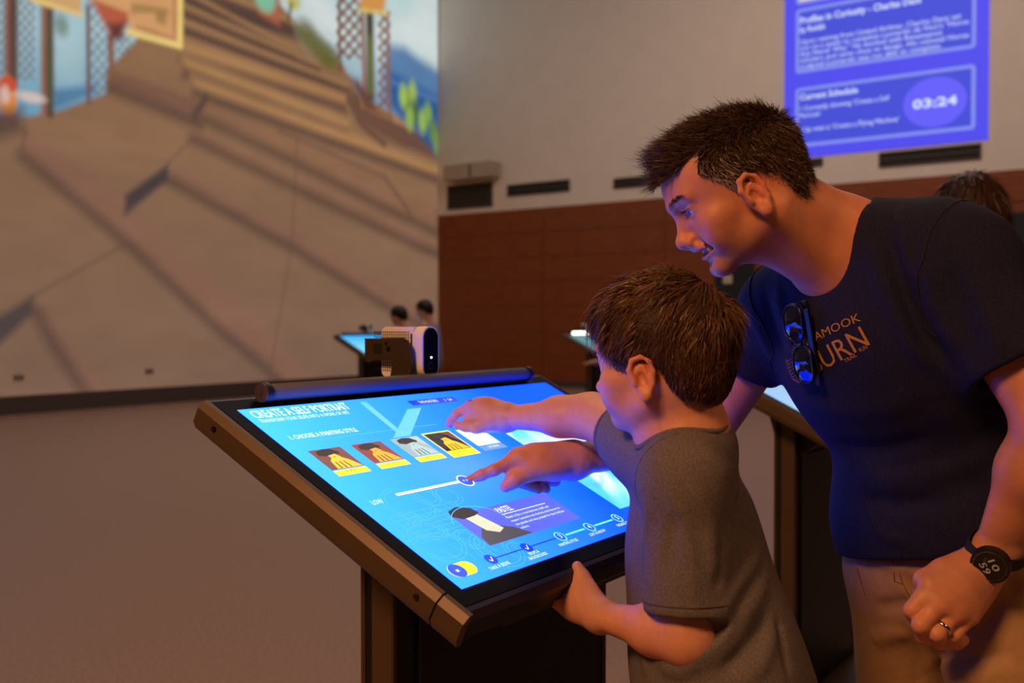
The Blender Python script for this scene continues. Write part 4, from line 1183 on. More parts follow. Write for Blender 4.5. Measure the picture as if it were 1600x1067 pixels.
# right hand pointing at the slider
rt_, rp, rm = P(733, 750, 1.596), P(772, 734, 1.602), P(806, 717, 1.622)
SB.chain([rm, rp, P(752, 742, 1.600), rt_], [.0120, .0098, .0090, .0072], .005)
for (px, py, d) in ((812, 716, 1.632), (838, 712, 1.650), (860, 716, 1.665)): SB.cone(mRw, P(px, py, d), .025, .0155, .022)
SB.ell(P(846, 722, 1.645), (.045, .036, .019), np.stack([nrm(mRw - rm), nrm(np.cross(mRw - rm, KN)), nrm(np.cross(nrm(mRw - rm), nrm(np.cross(mRw - rm, KN))))], 1), .02)
SB.chain([P(866, 732, 1.652), P(824, 738, 1.622), P(803, 750, 1.608), P(789, 761, 1.602)], [.021, .0135, .0115, .0090], .012)      # thumb
for k_, ((a, b, c)) in enumerate((((824, 722, 1.640), (806, 752, 1.640), (840, 764, 1.645)), ((838, 722, 1.655), (822, 758, 1.655), (852, 764, 1.660)), ((852, 724, 1.668), (842, 750, 1.675), (868, 752, 1.68)))):
    SB.chain([P(*a), P(*b), P(*c)], [.0125, .0110, .0090], .006)
b1 = boxof([HM.w(*c) for c in ((-.1, -.12, -.12), (.1, .14, .14), (-.1, .14, -.13), (.1, -.12, .14))], .01)
zc = b1[0][2]
lo_t, hi_t = boxof([mRs, mLs, mid - ut * .2, mNb], .09); hi_t[2] = max(hi_t[2], zc + .02) + .03
bodyboxes = [(b1[0], b1[1], .0021),
             (boxof(mcp + pip + tip + [mLw + (mLw - mcp[1]) * .12], .03) + (.0024,)),
             (boxof([rt_, mRw, P(840, 770, 1.65), P(787, 765, 1.6)], .048) + (.0024,)),
             (boxof([mRe, mRw, mRs], .06) + (.005,)), (boxof([mLe, mLw, mLs], .065) + (.005,)),
             (lo_t, np.array([hi_t[0], hi_t[1], zc + .004]), .005)] + ring_boxes((np.array([lo_t[0], lo_t[1], zc - .006]), hi_t), b1, .005)
v, f = patches(SB, bodyboxes)
sk = skin_color(HM, v, (218, 148, 116), (190, 98, 90), (150, 112, 98))
man_body = bulk_mesh('body', v, f, MAT_SKIN, man, sk)
eyes(HM, man_body, (.0, 1, -.28))
# teeth, brows
bm = bmesh.new()
for i in range(8):
    a = math.radians(-63 + 18 * i); x, y = .0215 * math.sin(a) * 1.1, .0770 + .0140 * math.cos(a)
    r_ = bmesh.ops.create_cube(bm, size=1)
    for w_ in r_['verts']: w_.co = Vector(HM.w(x + w_.co.x * .0044, y + w_.co.y * .004, -.0455 + w_.co.z * .0075).tolist())
o = bm_obj('teeth', bm, m_teeth); o.parent = man_body; o['kind'] = 'stuff'
rs = np.random.RandomState(5)
n = 300; t = rs.rand(n); sx = np.where(rs.rand(n) < .5, -1, 1)
L = np.stack([sx * (.013 + .036 * t),   .110 - .018 * t ** 1.5, .036 + .006 * np.sin(np.pi * t * .7) + rs.normal(size=n) * .0018], 1)
W = HM.O + HM.s * (L @ HM.R.T); W = SB.snap(W)
dd = (np.stack([sx * .9, -.35 + 0 * t, .25 - .5 * t], 1) + rs.normal(size=(n, 3)) * .2) @ HM.R.T
strands('eyebrow', W, dd / np.linalg.norm(dd, axis=1, keepdims=True), .008 + .004 * rs.rand(n), .2, (80, 60, 48), man_body, .0004, 2)
n = 160; t = rs.rand(n); sx = np.where(rs.rand(n) < .5, -1, 1)
L = np.stack([sx * (.022 + .022 * t), .0955 - .010 * t, .0190 + 0 * t], 1); W = HM.O + HM.s * (L @ HM.R.T)
dd = (np.stack([sx * .2 + .1 * rs.normal(size=n), 1 + 0 * t, .1 + .2 * rs.rand(n)], 1)) @ HM.R.T
strands('eyelashes', W, dd / np.linalg.norm(dd, axis=1, keepdims=True), .006 + 0 * t, .1, (30, 24, 22), man_body, .0003, 2)

# hair: cap under the strands, short at the sides, swept up in front
SH = Shape()
def HE(S, c, r, k=.012, cut=False, H=HM): S.ell(H.w(*c), V3(r) * H.s, H.R, k * H.s, cut)
HE(SH, (0, -.012, .046), (.0795, .1030, .0860), .02)
HE(SH, (0, .034, .060), (.070, .080, .066), .02)
HE(SH, (0, .026, .092), (.054, .062, .040), .02)
HE(SH, (0, .066, .102), (.044, .024, .018), .02)
HE(SH, (0, -.060, -.005), (.062, .044, .06), .02)
for sx in (-1, 1): HE(SH, (sx * .050, .022, .030), (.024, .036, .034), .015)
MANHAIR = [(.0836, .076), (.062, .086), (.040, .092), (.047, .078), (.060, .058), (.046, .044), (.032, .028), (.021, .004), (.012, .000), (.006, .018), (-.020, .026), (-.034, .000), (-.044, -.036), (-.075, -.058), (-.15, -.050), (-.15, .10), (-.05, .18), (.06, .17), (.15, .14), (.15, .085), (.110, .074)]
hv, hf = SH.mesh(*b1, .0032)
Lc = HM.local(hv[hf].mean(1)); mk = inpoly(MANHAIR, Lc[:, 1], Lc[:, 2])
hf = hf[mk]; used_, inv_ = np.unique(hf, return_inverse=True); hv = hv[used_]; hf = inv_.reshape(hf.shape)
def hair_tint(L, seed=1):
    r = np.random.RandomState(seed); c = np.tile(lin((82, 60, 44)), (len(L), 1)) * (1 + .45 * r.normal(size=len(L)))[:, None].clip(.4, 2)
    g = np.exp(-((L[:, 1] - .045) / .03) ** 2 - ((L[:, 2] - .030) / .026) ** 2) * (np.abs(L[:, 0]) > .04); g = np.clip(g * 1.25, 0, .95)
    m = r.rand(len(L)) < g * .85
    c[m] = lin((176, 160, 146)) * (.7 + .5 * r.rand(m.sum()))[:, None]
    return np.clip(c, 0, 1)
hairm = bulk_mesh('hair', hv, hf, attr_mat('man_hair_cap', 'tint', rough=.6, spec=.2, bump=.8, bscale=260), None, np.clip(np.tile(lin((30, 22, 18)), (len(hv), 1)), 0, 1)); setpar(hairm, man)
hairm['label'] = 'short dark brown hair, greying at the temple, swept up in front'
rp_, rn_ = sample_faces(hv, hf, 22000, 2)
L = HM.local(rp_); keep = (np.abs(rn_ @ np.ones(3)) >= 0); rn_l = rn_ @ HM.R
top = np.clip((L[:, 2] - .05) / .05, 0, 1); front = np.clip((L[:, 1] - .02) / .06, 0, 1)
flow = np.stack([.15 * rn_l[:, 0], -.35 + .95 * top + .5 * front * top, -1.0 + 1.05 * top + .75 * front * top], 1)
flow -= rn_l * (np.sum(flow * rn_l, 1) * .75)[:, None]
d_l = flow + rn_l * (.24 + .06 * top)[:, None] + np.random.RandomState(3).normal(size=L.shape) * .10
d_l /= np.linalg.norm(d_l, axis=1, keepdims=True)
ln = (.009 + .007 * top + .007 * top * front) * (.7 + .6 * np.random.RandomState(4).rand(len(L)))
strands('hair_strands', rp_, d_l @ HM.R.T, ln * HM.s, .25, None, hairm, .00055, 3, 5, cols=hair_tint(L))

# T-shirt
SS = Shape()
lend, rend = mLs + (mLe - mLs) * .68, mRs + (mRe - mRs) * .44
SS.cone(mLs, lend - nrm(lend - mLs) * .015, .070, .076, .05); cutcap(SS, lend, lend - mLs, .088); SS.dig(lend, lend - mLs, .064, .016)
SS.cone(mRs, rend - nrm(rend - mRs) * .012, .060, .062, .05); cutcap(SS, rend, rend - mRs, .08); SS.dig(rend, rend - mRs, .052, .016)
SS.ell(mid - ut * .11 + ft * .012, (.186, .122, .19), RTm, .05)
SS.cone(mRs - ut * .012, mLs - ut * .012, .062, .062, .05)
SS.cone(mNb + ut * .0, mLs, .060, .058, .05); SS.cone(mNb + ut * .0, mRs, .060, .058, .05); SS.cone(P(1365, 368, 1.52), P(1460, 372, 1.46), .050, .055, .04)
SS.ell(mid - ut * .30 - ft * .044, (.168, .104, .19), RTm, .08)
SS.ell(mPel + ut * .05, (.182, .130, .16), RTm, .08)
def sfold(S, pts, amp, w):
    q = [S.trace(*p) for p in pts]
    q = [p for p in q if p is not None]
    if len(q) > 1: S.ridge(q, amp, w)
base_ops = list(SS.ops)
for pts, amp, w in (([(1352, 322), (1362, 400), (1375, 480)], .006, .009), ([(1372, 395), (1392, 470), (1425, 540), (1470, 585)], .009, .011), ([(1390, 350), (1404, 430), (1440, 520), (1490, 575)], -.007, .010),
                    ([(1408, 330), (1412, 380), (1430, 440)], .006, .008), ([(1440, 400), (1460, 480), (1500, 560)], .007, .011), ([(1480, 400), (1505, 490), (1535, 570)], -.006, .012), ([(1530, 420), (1550, 500), (1570, 560)], .006, .013),
                    ([(1215, 440), (1225, 500), (1245, 560)], .006, .010), ([(1175, 480), (1195, 530), (1215, 575)], .006, .010), ([(1195, 450), (1208, 510), (1225, 560)], -.006, .009), ([(1240, 610), (1300, 640), (1380, 640), (1450, 615)], .004, .02),
                    ([(1300, 690), (1370, 705), (1460, 680)], -.006, .016), ([(1330, 735), (1400, 752), (1480, 735), (1550, 700)], .008, .016), ([(1345, 775), (1400, 790), (1480, 780)], -.006, .013), ([(1350, 800), (1375, 830), (1420, 850)], .006, .010), ([(1460, 620), (1500, 680), (1540, 760)], .006, .018)):
    T = Shape(); T.ops = base_ops; q = [T.trace(*p) for p in pts]; q = [p for p in q if p is not None]
    if len(q) > 1: SS.ridge(q, amp, w)
# armhole seams
def ringpath(S, c, n, rad, k=22, e=.0):
    n = nrm(n); a = nrm(np.cross(n, [.3, .5, .8])); b = np.cross(n, a)
    return S.snap(np.array([c + rad * (math.cos(2 * math.pi * i / k) * a + math.sin(2 * math.pi * i / k) * b) for i in range(k + 1)]))
# neck opening and hollow cuffs, hem
vbot = P(1262, 466, 1.46)
nax = nrm(HM.w(0, -.03, -.02) - mNb)
SS.cone(mNb + ut * .040 + nax * .02, mNb + nax * .30, .074, .074, .006, cut=True)
SS.cone(mNb + ut * .030 + ft * .030, P(1262, 440, 1.47), .064, .034, .008, cut=True)
hemp = mPel + ut * .022
SS.plane(hemp, -ut * 1.0 + ft * .35)
lo_s, hi_s = boxof([mRs, mLs, mPel, lend, rend, mNb, mid - ut * .3], .0); lo_s -= [.21, .21, .08]; hi_s += [.21, .21, .09]
sv_, sf_ = SS.mesh(lo_s, hi_s, .0037)
m_navy = mat('navy_heather_cotton', (28, 30, 60), rough=.85, noise=.45, nscale=420, bump=.25, bscale=700, spec=.25)
shirt = bulk_mesh('t_shirt', sv_, sf_, m_navy, man); shirt['label'] = 'navy heather T-shirt with a gold print on the chest'
def thread(name, pts, r, m, parent, off=.0, S=None, seg=6):
    """round cord laid along a path"""
    pts = np.array(pts); bm = bmesh.new(); prev = None
    for i, p in enumerate(pts):
        t = nrm(pts[min(i + 1, len(pts) - 1)] - pts[max(i - 1, 0)]); g = np.cross(t, [.31, .2, .93]); g = nrm(g); h = np.cross(t, g)
        ring_ = [bm.verts.new(Vector((p + r * (math.cos(6.2832 * k / seg) * g + math.sin(6.2832 * k / seg) * h)).tolist())) for k in range(seg)]
        if prev:
            for k in range(seg): bm.faces.new((prev[k], prev[(k + 1) % seg], ring_[(k + 1) % seg], ring_[k]))
        prev = ring_
    o = bm_obj(name, bm, m, smooth=True); o.parent = parent; return o
def neck_rim(S, c0, ax, k=48, s0=-.12, s1=.10, r0=.045, r1=.125, w=1.0):
    """path along the inner upper edge of a neck opening"""
    ga = nrm(np.cross(ax, [.2, .9, .3])); gb = np.cross(ax, ga); out = []
    sg_, rg_ = np.meshgrid(np.linspace(s0, s1, 70), np.linspace(r0, r1, 50)); sg_, rg_ = sg_.ravel(), rg_.ravel()
    for i in range(k):
        d = math.cos(2 * math.pi * i / k) * ga + math.sin(2 * math.pi * i / k) * gb
        q = c0 + sg_[:, None] * ax + rg_[:, None] * d; m = S.at(q) < 0
        if m.any(): out.append(q[np.argmax(np.where(m, sg_ - w * rg_, -9))])
    out = np.array(out)
    for _ in range(3): out = (np.roll(out, 1, 0) + 2 * out + np.roll(out, -1, 0)) / 4
    return np.concatenate([out, out[:1]])
thread('collar', neck_rim(SS, mNb + nax * .04, nax), .0040, m_navy, shirt, seg=8)
for c, d, r in ((mLs + (mLe - mLs) * .10 - al * .03, al - ut * .35, .075), (mRs + (mRe - mRs) * .08 + al * .03, -al - ut * .3, .07)):
    thread('armhole_seam', (lambda q: q + SS.grad(q) * .0006)(ringpath(SS, c, d, r, 40)), .0016, mat('navy_seam', (20, 20, 34), rough=.9), shirt)

# gold print, laid onto the cloth
m_gold = mat('gold_print', (186, 132, 44), rough=.7); m_rust = mat('rust_print', (150, 104, 84), rough=.8)
def printed(name, s, p0, p1, h, m, bold=.0, up=None, shear=0):
    a, b = SS.trace(*p0), SS.trace(*p1); x = nrm(b - a); g = -SS.grad((a + b) / 2)[0]; y = np.cross(-g, x)
    o = text_obj(name, s, frame(a, x, y), height=h, width=np.linalg.norm(b - a), material=m, bold=bold, shear=shear)
    bm = bmesh.new(); bm.from_mesh(o.data); bmesh.ops.triangulate(bm, faces=bm.faces); bmesh.ops.subdivide_edges(bm, edges=[e for e in bm.edges if e.calc_length() > .006], cuts=2, use_grid_fill=True); bmesh.ops.triangulate(bm, faces=bm.faces); bm.to_mesh(o.data); bm.free()
    co = np.array([w_.co for w_ in o.data.vertices]); co = SS.snap(co); co += SS.grad(co) * .0011
    o.data.vertices.foreach_set('co', co.ravel().astype(np.float32)); o.data.update(); o.parent = shirt; return o
printed('gold_print', 'TILLAMOOK', (1250, 546), (1346, 501), .0125, m_gold, .0)
printed('gold_print', 'BURN', (1276, 585), (1360, 538), .031, m_gold, .0)
printed('gold_print', 'TRAIL', (1322, 567), (1340, 556), .006, m_gold); printed('gold_print', 'RUN', (1345, 550), (1356, 544), .006, m_gold)
def leafspray(name, path, m, wid):
    q = [SS.trace(*p) for p in path]; vs, fs = [], []
    for (a, b) in zip(path[:-1], path[1:]):
        for k in range(3):
            t = k / 3; px, py = a[0] + (b[0] - a[0]) * t, a[1] + (b[1] - a[1]) * t
            for sgn in (-1, 1):
                tri = [SS.trace(px - .8, py), SS.trace(px + .8, py), SS.trace(px + sgn * wid, py - wid * 1.1)]
                if any(z is None for z in tri): continue
                n_ = len(vs); vs += [z + SS.grad(z)[0] * .0012 for z in tri]; fs.append((n_, n_ + 1, n_ + 2))
    o = mesh_obj(name, vs, fs, m); o.parent = shirt; o['kind'] = 'stuff'
leafspray('branch_print', [(1246, 534), (1244, 545), (1241, 558)], m_gold, 5); leafspray('branch_print', [(1232, 565), (1236, 580), (1242, 594), (1252, 600)], m_rust, 6)

# trousers
ST = Shape()
hipL, hipR = mPel + al * .09 - ut * .03, mPel - al * .09 - ut * .03
kneL, kneR = P(1560, 1240, 1.44), P(1412, 1215, 1.72)
kneL[2] = .50; kneR[2] = .50
ankL = kneL + [.03, -.02, -.42]; ankR = kneR + [.03, 0, -.42]
ST.ell(mPel - ut * .0, (.174, .122, .15), RTm, .05)
for hp, kn, an in ((hipL, kneL, ankL), (hipR, kneR, ankR)):
    ST.cone(hp, kn, .096, .074, .05); ST.cone(kn, an, .074, .064, .03)
tb = list(ST.ops)
T = Shape(); T.ops = tb
for pts, amp, w in (([(1320, 835), (1370, 875), (1430, 890)], .006, .010), ([(1318, 930), (1370, 950), (1425, 940)], -.006, .012), ([(1316, 990), (1360, 1000), (1420, 985)], .007, .014), ([(1455, 1020), (1510, 1030), (1590, 1015)], -.006, .012),
                    ([(1450, 1040), (1520, 1055), (1600, 1050)], .006, .012), ([(1420, 895), (1440, 960), (1436, 1060)], -.012, .008), ([(1325, 780), (1335, 850), (1345, 900)], .004, .008), ([(1530, 1000), (1560, 940), (1600, 905)], -.006, .010)):
    q = [T.trace(*p) for p in pts]; q = [p for p in q if p is not None]
    if len(q) > 1: ST.ridge(q, amp, w)
ST.plane(mPel + ut * .09, ut)
lo_, hi_ = boxof([mPel + ut * .1, hipL, hipR, kneL, kneR, ankL, ankR], .14); hi_[2] = (mPel + ut * .12)[2]
zt = .50
tv, tf = patches(ST, [((lo_[0] - .05, lo_[1] - .05, zt - .006), (hi_[0] + .05, hi_[1] + .05, hi_[2] + .05), .005), ((lo_[0], lo_[1], .02), (hi_[0], hi_[1], zt), .012)])
m_khaki = mat('khaki_twill', (178, 144, 104), rough=.85, noise=.08, nscale=60, bump=.2, bscale=900, spec=.2)
trous = bulk_mesh('trousers', tv, tf, m_khaki, man)
m_kseam = mat('khaki_seam', (120, 94, 64), rough=.9)
for path in ([(1404, 880), (1408, 905), (1420, 930), (1432, 955)], [(1332, 850), (1340, 890), (1352, 930)], [(1396, 878), (1398, 908), (1410, 912)]):
    q = [ST.trace(*p) for p in path]; q = [p for p in q if p is not None]
    if len(q) > 2: thread('seam', q, .0011, m_kseam, trous)
m_shoe = mat('shoe_brown', (70, 50, 38), rough=.6)
for an in (ankL, ankR):
    S_ = Shape(); fd = V3([-.95, .3, 0]); fd = nrm(fd); h_ = V3([an[0], an[1], .05])
    S_.cone(h_ - fd * .04, h_ + fd * .13, .045, .038, .03, flat=(0, 0, 1), sq=.85); S_.cone(h_, h_ + [0, 0, .06], .042, .045, .03); S_.plane((0, 0, .003), (0, 0, -1))
    v_, f_ = S_.mesh(*boxof([h_ - fd * .1, h_ + fd * .2, h_ + [0, 0, .08]], .06), .008); bulk_mesh('shoe', v_, f_, m_shoe, man)

# watch and ring
wc = P(1541, 879, 1.405); wax = nrm(mLw - mLe)
watch = thing('wrist_watch', 'round black watch with a lit dial on the man\'s left wrist', 'watch', wc.tolist())
wdir = nrm(mLw - mLe); wcen = mLw - wdir * .004
wn = nrm((CAMO - wcen) - wdir * ((CAMO - wcen) @ wdir)); ws = np.cross(wdir, wn)
pts = []
for i in range(41):
    a = 2 * math.pi * i / 40; d0 = math.cos(a) * wn + math.sin(a) * ws
    t = np.linspace(.012, .048, 60); q = wcen + t[:, None] * d0; fq = SB.at(q); j = min(len(t) - 1 - int(np.argmax((fq < .0012)[::-1])) + 1, len(t) - 1); pts.append((q[j], d0))
bm = bmesh.new(); prev = None
for p, d0 in pts:
    row = [bm.verts.new(Vector((p + wdir * x + d0 * o_).tolist())) for x, o_ in ((-.010, 0), (-.010, .0028), (.010, .0028), (.010, 0))]
    if prev:
        for k in range(3): bm.faces.new((prev[k], prev[k + 1], row[k + 1], row[k]))
    prev = row
setpar(bm_obj('watch_band', bm, mat('band_black', (26, 27, 34), rough=.7, bump=.5, bscale=900)), watch)
top_p = pts[0][0]
bm = bmesh.new(); cyl(bm, top_p - wn * .001, top_p + wn * .0105, .0262, 40); setpar(bm_obj('watch_case', bm, mat('case_black', (22, 24, 30), rough=.4)), watch)
bm = bmesh.new(); cyl(bm, top_p + wn * .0105, top_p + wn * .0118, .0228, 40, .0220); setpar(bm_obj('bezel_ring', bm, mat('bezel_grey', (96, 92, 90), rough=.3, metal=.8)), watch)
bm = bmesh.new(); cyl(bm, top_p + wn * .0115, top_p + wn * .0121, .0208, 40); setpar(bm_obj('dial', bm, mat('dial_black', (6, 6, 8), rough=.15)), watch)
m_dig = mat('dial_digits', (212, 150, 104), emit=.30)
ux = nrm(RT * .55 - UC * .83); ux = nrm(ux - wn * (ux @ wn)); uy = np.cross(wn, ux)
if uy @ (RT * .8 + UC * .5) < 0: uy = uy
for s_, dx, dy in (('10', -.0088, .0018), ('59', -.0088, -.0115)):
    setpar(text_obj('dial_digits', s_, frame(top_p + wn * .0125 + ux * dx + uy * dy, ux, uy), height=.0096, width=.0176, material=m_dig, bold=.01), watch)
for s_, dx, dy in (('12', -.012, -.003), ('-8', -.0145, .0)):
    setpar(text_obj('dial_digits', s_, frame(top_p + wn * .0125 + ux * dx + uy * dy, ux, uy), height=.0026, material=mat('dial_small', (150, 120, 90), emit=.2)), watch)
rdir = nrm(pip[2] - mcp[2]); rc = mcp[2] + (pip[2] - mcp[2]) * .70
g = nrm(np.cross(rdir, FW)); h = np.cross(rdir, g)
bm = bmesh.new(); prev = first = None
for i in range(33):
    a = 2 * math.pi * i / 32; d0 = math.cos(a) * g + math.sin(a) * h
    row = [bm.verts.new(Vector((rc + d0 * r + rdir * x).tolist())) for r, x in ((.0118, -.0028), (.0132, -.0026), (.0136, 0), (.0132, .0026), (.0118, .0028))]
    if prev:
        for k in range(4): bm.faces.new((prev[k], prev[k + 1], row[k + 1], row[k]))
    prev = row
ring_o = bm_obj('finger_ring', bm, mat('ring_silver', (220, 208, 190), rough=.18, metal=1.0), smooth=True); tag(ring_o, 'silver ring on the man\'s left ring finger', 'ring')

# sunglasses hooked in the neckline
sg = thing('sunglasses', 'dark mirrored sunglasses hanging from the neck of the navy T-shirt', 'sunglasses', P(1262, 600, 1.42).tolist())
m_fr = mat('frame_black', (12, 12, 14), rough=.3); m_mir = mat('mirror_lens', (70, 78, 96), rough=.06, metal=.9)
gp = SS.trace(1266, 535)
if gp is None: gp = P(1266, 535, 1.45)
gn = SS.grad(gp)[0]; gdn = nrm((P(1282, 620, 1.45) - P(1262, 470, 1.45))); gdn = nrm(gdn - gn * (gdn @ gn)); gsd = np.cross(gn, gdn)
for sgn, py in ((-1, (1251, 503)), (1, (1267, 567))):
    c = SS.trace(*py); c = (gp if c is None else c) + gn * .016
    pts_ = []
    for i in range(28):
        a = 2 * math.pi * i / 28; ca, sa = math.cos(a), math.sin(a)
        q = abs(ca) ** 1.0; pts_.append(c + gdn * (.0285 * np.sign(ca) * abs(ca) ** .8) + gsd * (.0200 * np.sign(sa) * abs(sa) ** .8) + gn * (-.004 * (ca * ca)))
    bm = bmesh.new(); a = [bm.verts.new(Vector(p.tolist())) for p in pts_]; cc = bm.verts.new(Vector((c + gn * .004).tolist()))
    inner = [bm.verts.new(Vector((c + (p - c) * .55 + gn * .0030).tolist())) for p in pts_]
    for i in range(28):
        j = (i + 1) % 28; bm.faces.new((a[i], a[j], inner[j], inner[i])); bm.faces.new((inner[i], inner[j], cc))
    setpar(bm_obj('lens', bm, m_mir, smooth=True), sg)
    rim = thread('rim', pts_ + pts_[:2], .0022, m_fr, sg); setpar(rim, sg)
ca_, cb_ = SS.trace(1251, 503) , SS.trace(1267, 567)
ca_ = gp if ca_ is None else ca_; cb_ = gp if cb_ is None else cb_
setpar(thread('bridge', [ca_ + gdn * .028 + gn * .015, (ca_ + cb_) / 2 + gn * .020, cb_ - gdn * .028 + gn * .015], .0024, m_fr, sg), sg)
for off, (p0, p1) in enumerate((((1264, 468), (1284, 592)), ((1272, 480), (1292, 600)))):
    a, b = SS.trace(*p0), SS.trace(*p1)
    a = P(p0[0], p0[1], 1.46) if a is None else a; b = P(p1[0], p1[1], 1.44) if b is None else b
    bm = bmesh.new(); x = nrm(b - a); Mx = Matrix(frame((a + b) / 2 + gn * (.010 + .006 * off), x, gn).tolist()); L_ = np.linalg.norm(b - a) / 2
    bx(bm, (-L_, -.0022, -.0055), (L_, .0022, .0055), .0015, 1, Mx); setpar(bm_obj('temple', bm, m_fr), sg)

# ------------------------------------------------------------------ the boy
boy = thing('person', 'boy with brown hair and a grey T-shirt touching the screen', 'person', (1.27, .60, 0))
bPel, bLs, bRs, bNb = P(1112, 1110, 1.37), P(1068, 748, 1.305), P(1004, 692, 1.49), P(1074, 684, 1.385)
bLe, bLw = P(1074, 996, 1.285), P(938, 962, 1.395)
bRe, bRw = P(925, 650, 1.655), P(788, 652, 1.735)
bal = nrm(bLs - bRs); bmid = (bLs + bRs) / 2
but = nrm(bNb - bPel); but = nrm(but - bal * (but @ bal)); bft = np.cross(bal, but); RB = np.stack([bal, bft, but], 1)
a_, th = math.radians(34), math.radians(4)
f0 = -RT * math.cos(a_) + FW * math.sin(a_)
HB = Head(P(1035, 580, 1.38), f0 * math.cos(th) - UC * math.sin(th), UC * math.cos(th) + f0 * math.sin(th), .875)
BB = Shape(); head_shape(BB, HB, child=True, ear_out=1.6)
BB.cone(HB.w(0, -.030, -.015), bNb, .050, .050, .025)
BB.cone(HB.w(0, .010, -.070), bNb + bft * .045 - but * .01, .030, .026, .03)
BB.cone(bNb, bLs, .050, .034, .03); BB.cone(bNb, bRs, .050, .034, .03)
BB.ell(bmid - but * .09 - bft * .035, (.100, .062, .11), RB, .04)
arm(BB, bLs, bLe, bLw, (.040, .035, .036, .0235), None, .016, wflat=KN)
arm(BB, bRs, bRe, bRw, (.040, .037, .036, .0235), None, .016, wflat=KN)
# left hand on the front edge: thumb on top, fingers curled under the rail
gm = [P(898, 908, 1.448), P(886, 916, 1.452), P(877, 926, 1.452), P(872, 938, 1.448)]
for i, q in enumerate(gm):
    BB.cone(bLw, q, .0185, .0125, .014)
    r = (.0085, .0088, .0085, .0076)[i]
    a = q + SV * .004 - KN * .004
    BB.chain([q, P(870 - 2 * i, 912 + 9 * i, 1.468 + .002 * i), P(868 + 2 * i, 920 + 9 * i, 1.490)], [r + .002, r, r * .85], .005)
BB.ell(P(905, 935, 1.428), (.030, .032, .015), np.stack([nrm(bLw - gm[1]), nrm(np.cross(bLw - gm[1], FW)), nrm(np.cross(nrm(bLw - gm[1]), nrm(np.cross(bLw - gm[1], FW))))], 1), .016)
thb = [P(928, 945, 1.415), P(915, 922, 1.432), P(909, 902, 1.440), P(902, 885, 1.446)]
BB.chain(thb, [.0165, .0115, .0098, .0078], .010)
# right hand pointing at the fourth card
bt, bp1, bm1 = P(699, 667, 1.772), P(714, 647, 1.768), P(738, 633, 1.762)
BB.chain([bm1, bp1, P(706, 657, 1.772), bt], [.0105, .0085, .0078, .0062], .005)
for q in ((744, 636, 1.758), (752, 646, 1.745), (758, 655, 1.735)): BB.cone(bRw, P(*q), .0205, .0130, .016)
BB.ell(P(762, 647, 1.748), (.030, .030, .0170), np.stack([nrm(bRw - bm1), nrm(np.cross(bRw - bm1, FW)), FW], 1), .016)
for a, b, c in (((748, 640, 1.750), (733, 651, 1.752), (746, 662, 1.755)), ((754, 650, 1.738), (740, 659, 1.742), (752, 667, 1.748)), ((760, 658, 1.730), (748, 665, 1.734), (760, 669, 1.742))): BB.chain([P(*a), P(*b), P(*c)], [.0105, .0092, .0080], .006)
BB.chain([P(765, 660, 1.728), P(744, 667, 1.728), P(728, 666, 1.738), P(714, 664, 1.748)], [.0140, .0098, .0084, .0070], .008)
bb1 = boxof([HB.w(*c) for c in ((-.1, -.12, -.11), (.1, .14, .14), (-.1, .14, -.11), (.1, -.12, .14))], .008)
zc = bb1[0][2]
lo_t, hi_t = boxof([bRs, bLs, bmid - but * .12, bNb], .07); hi_t[2] += .04
v, f = patches(BB, [(bb1[0], bb1[1], .0021), boxof(gm + thb + [bLw], .028) + (.0022,), boxof([bt, bRw, P(740, 672, 1.74)], .028) + (.0022,), boxof([bLe, bLw, bLs], .05) + (.004,), boxof([bRe, bRw, bRs], .05) + (.004,),
                    (lo_t, np.array([hi_t[0], hi_t[1], zc + .004]), .004)] + ring_boxes((np.array([lo_t[0], lo_t[1], zc - .005]), hi_t), bb1, .004))
boy_body = bulk_mesh('body', v, f, MAT_SKIN, boy, skin_color(HB, v, (224, 158, 126), (206, 116, 104)))
eyes(HB, boy_body, (0, 1, -.25))
rs = np.random.RandomState(7)
n = 260; t = rs.rand(n); sx = np.where(rs.rand(n) < .5, -1, 1)
L = np.stack([sx * (.021 + .024 * t), .0950 - .010 * t, .0155 + 0 * t], 1); W = HB.O + HB.s * (L @ HB.R.T)
dd = (np.stack([sx * (.15 + .4 * t) + .1 * rs.normal(size=n), 1 + 0 * t, -.15 + .3 * rs.rand(n)], 1)) @ HB.R.T
strands('eyelashes', W, dd / np.linalg.norm(dd, axis=1, keepdims=True), .009 + 0 * t, .1, (34, 24, 18), boy_body, .0004, 2)
n = 260; t = rs.rand(n); sx = np.where(rs.rand(n) < .5, -1, 1)
L = np.stack([sx * (.012 + .034 * t), .102 - .018 * t ** 1.5, .034 + .004 * np.sin(np.pi * t * .7) + rs.normal(size=n) * .0014], 1)
W = BB.snap(HB.O + HB.s * (L @ HB.R.T)); dd = (np.stack([sx * .9, -.35 + 0 * t, .2 - .4 * t], 1) + rs.normal(size=(n, 3)) * .2) @ HB.R.T
strands('eyebrow', W, dd / np.linalg.norm(dd, axis=1, keepdims=True), .007 + .003 * rs.rand(n), .2, (92, 62, 40), boy_body, .0004, 2)
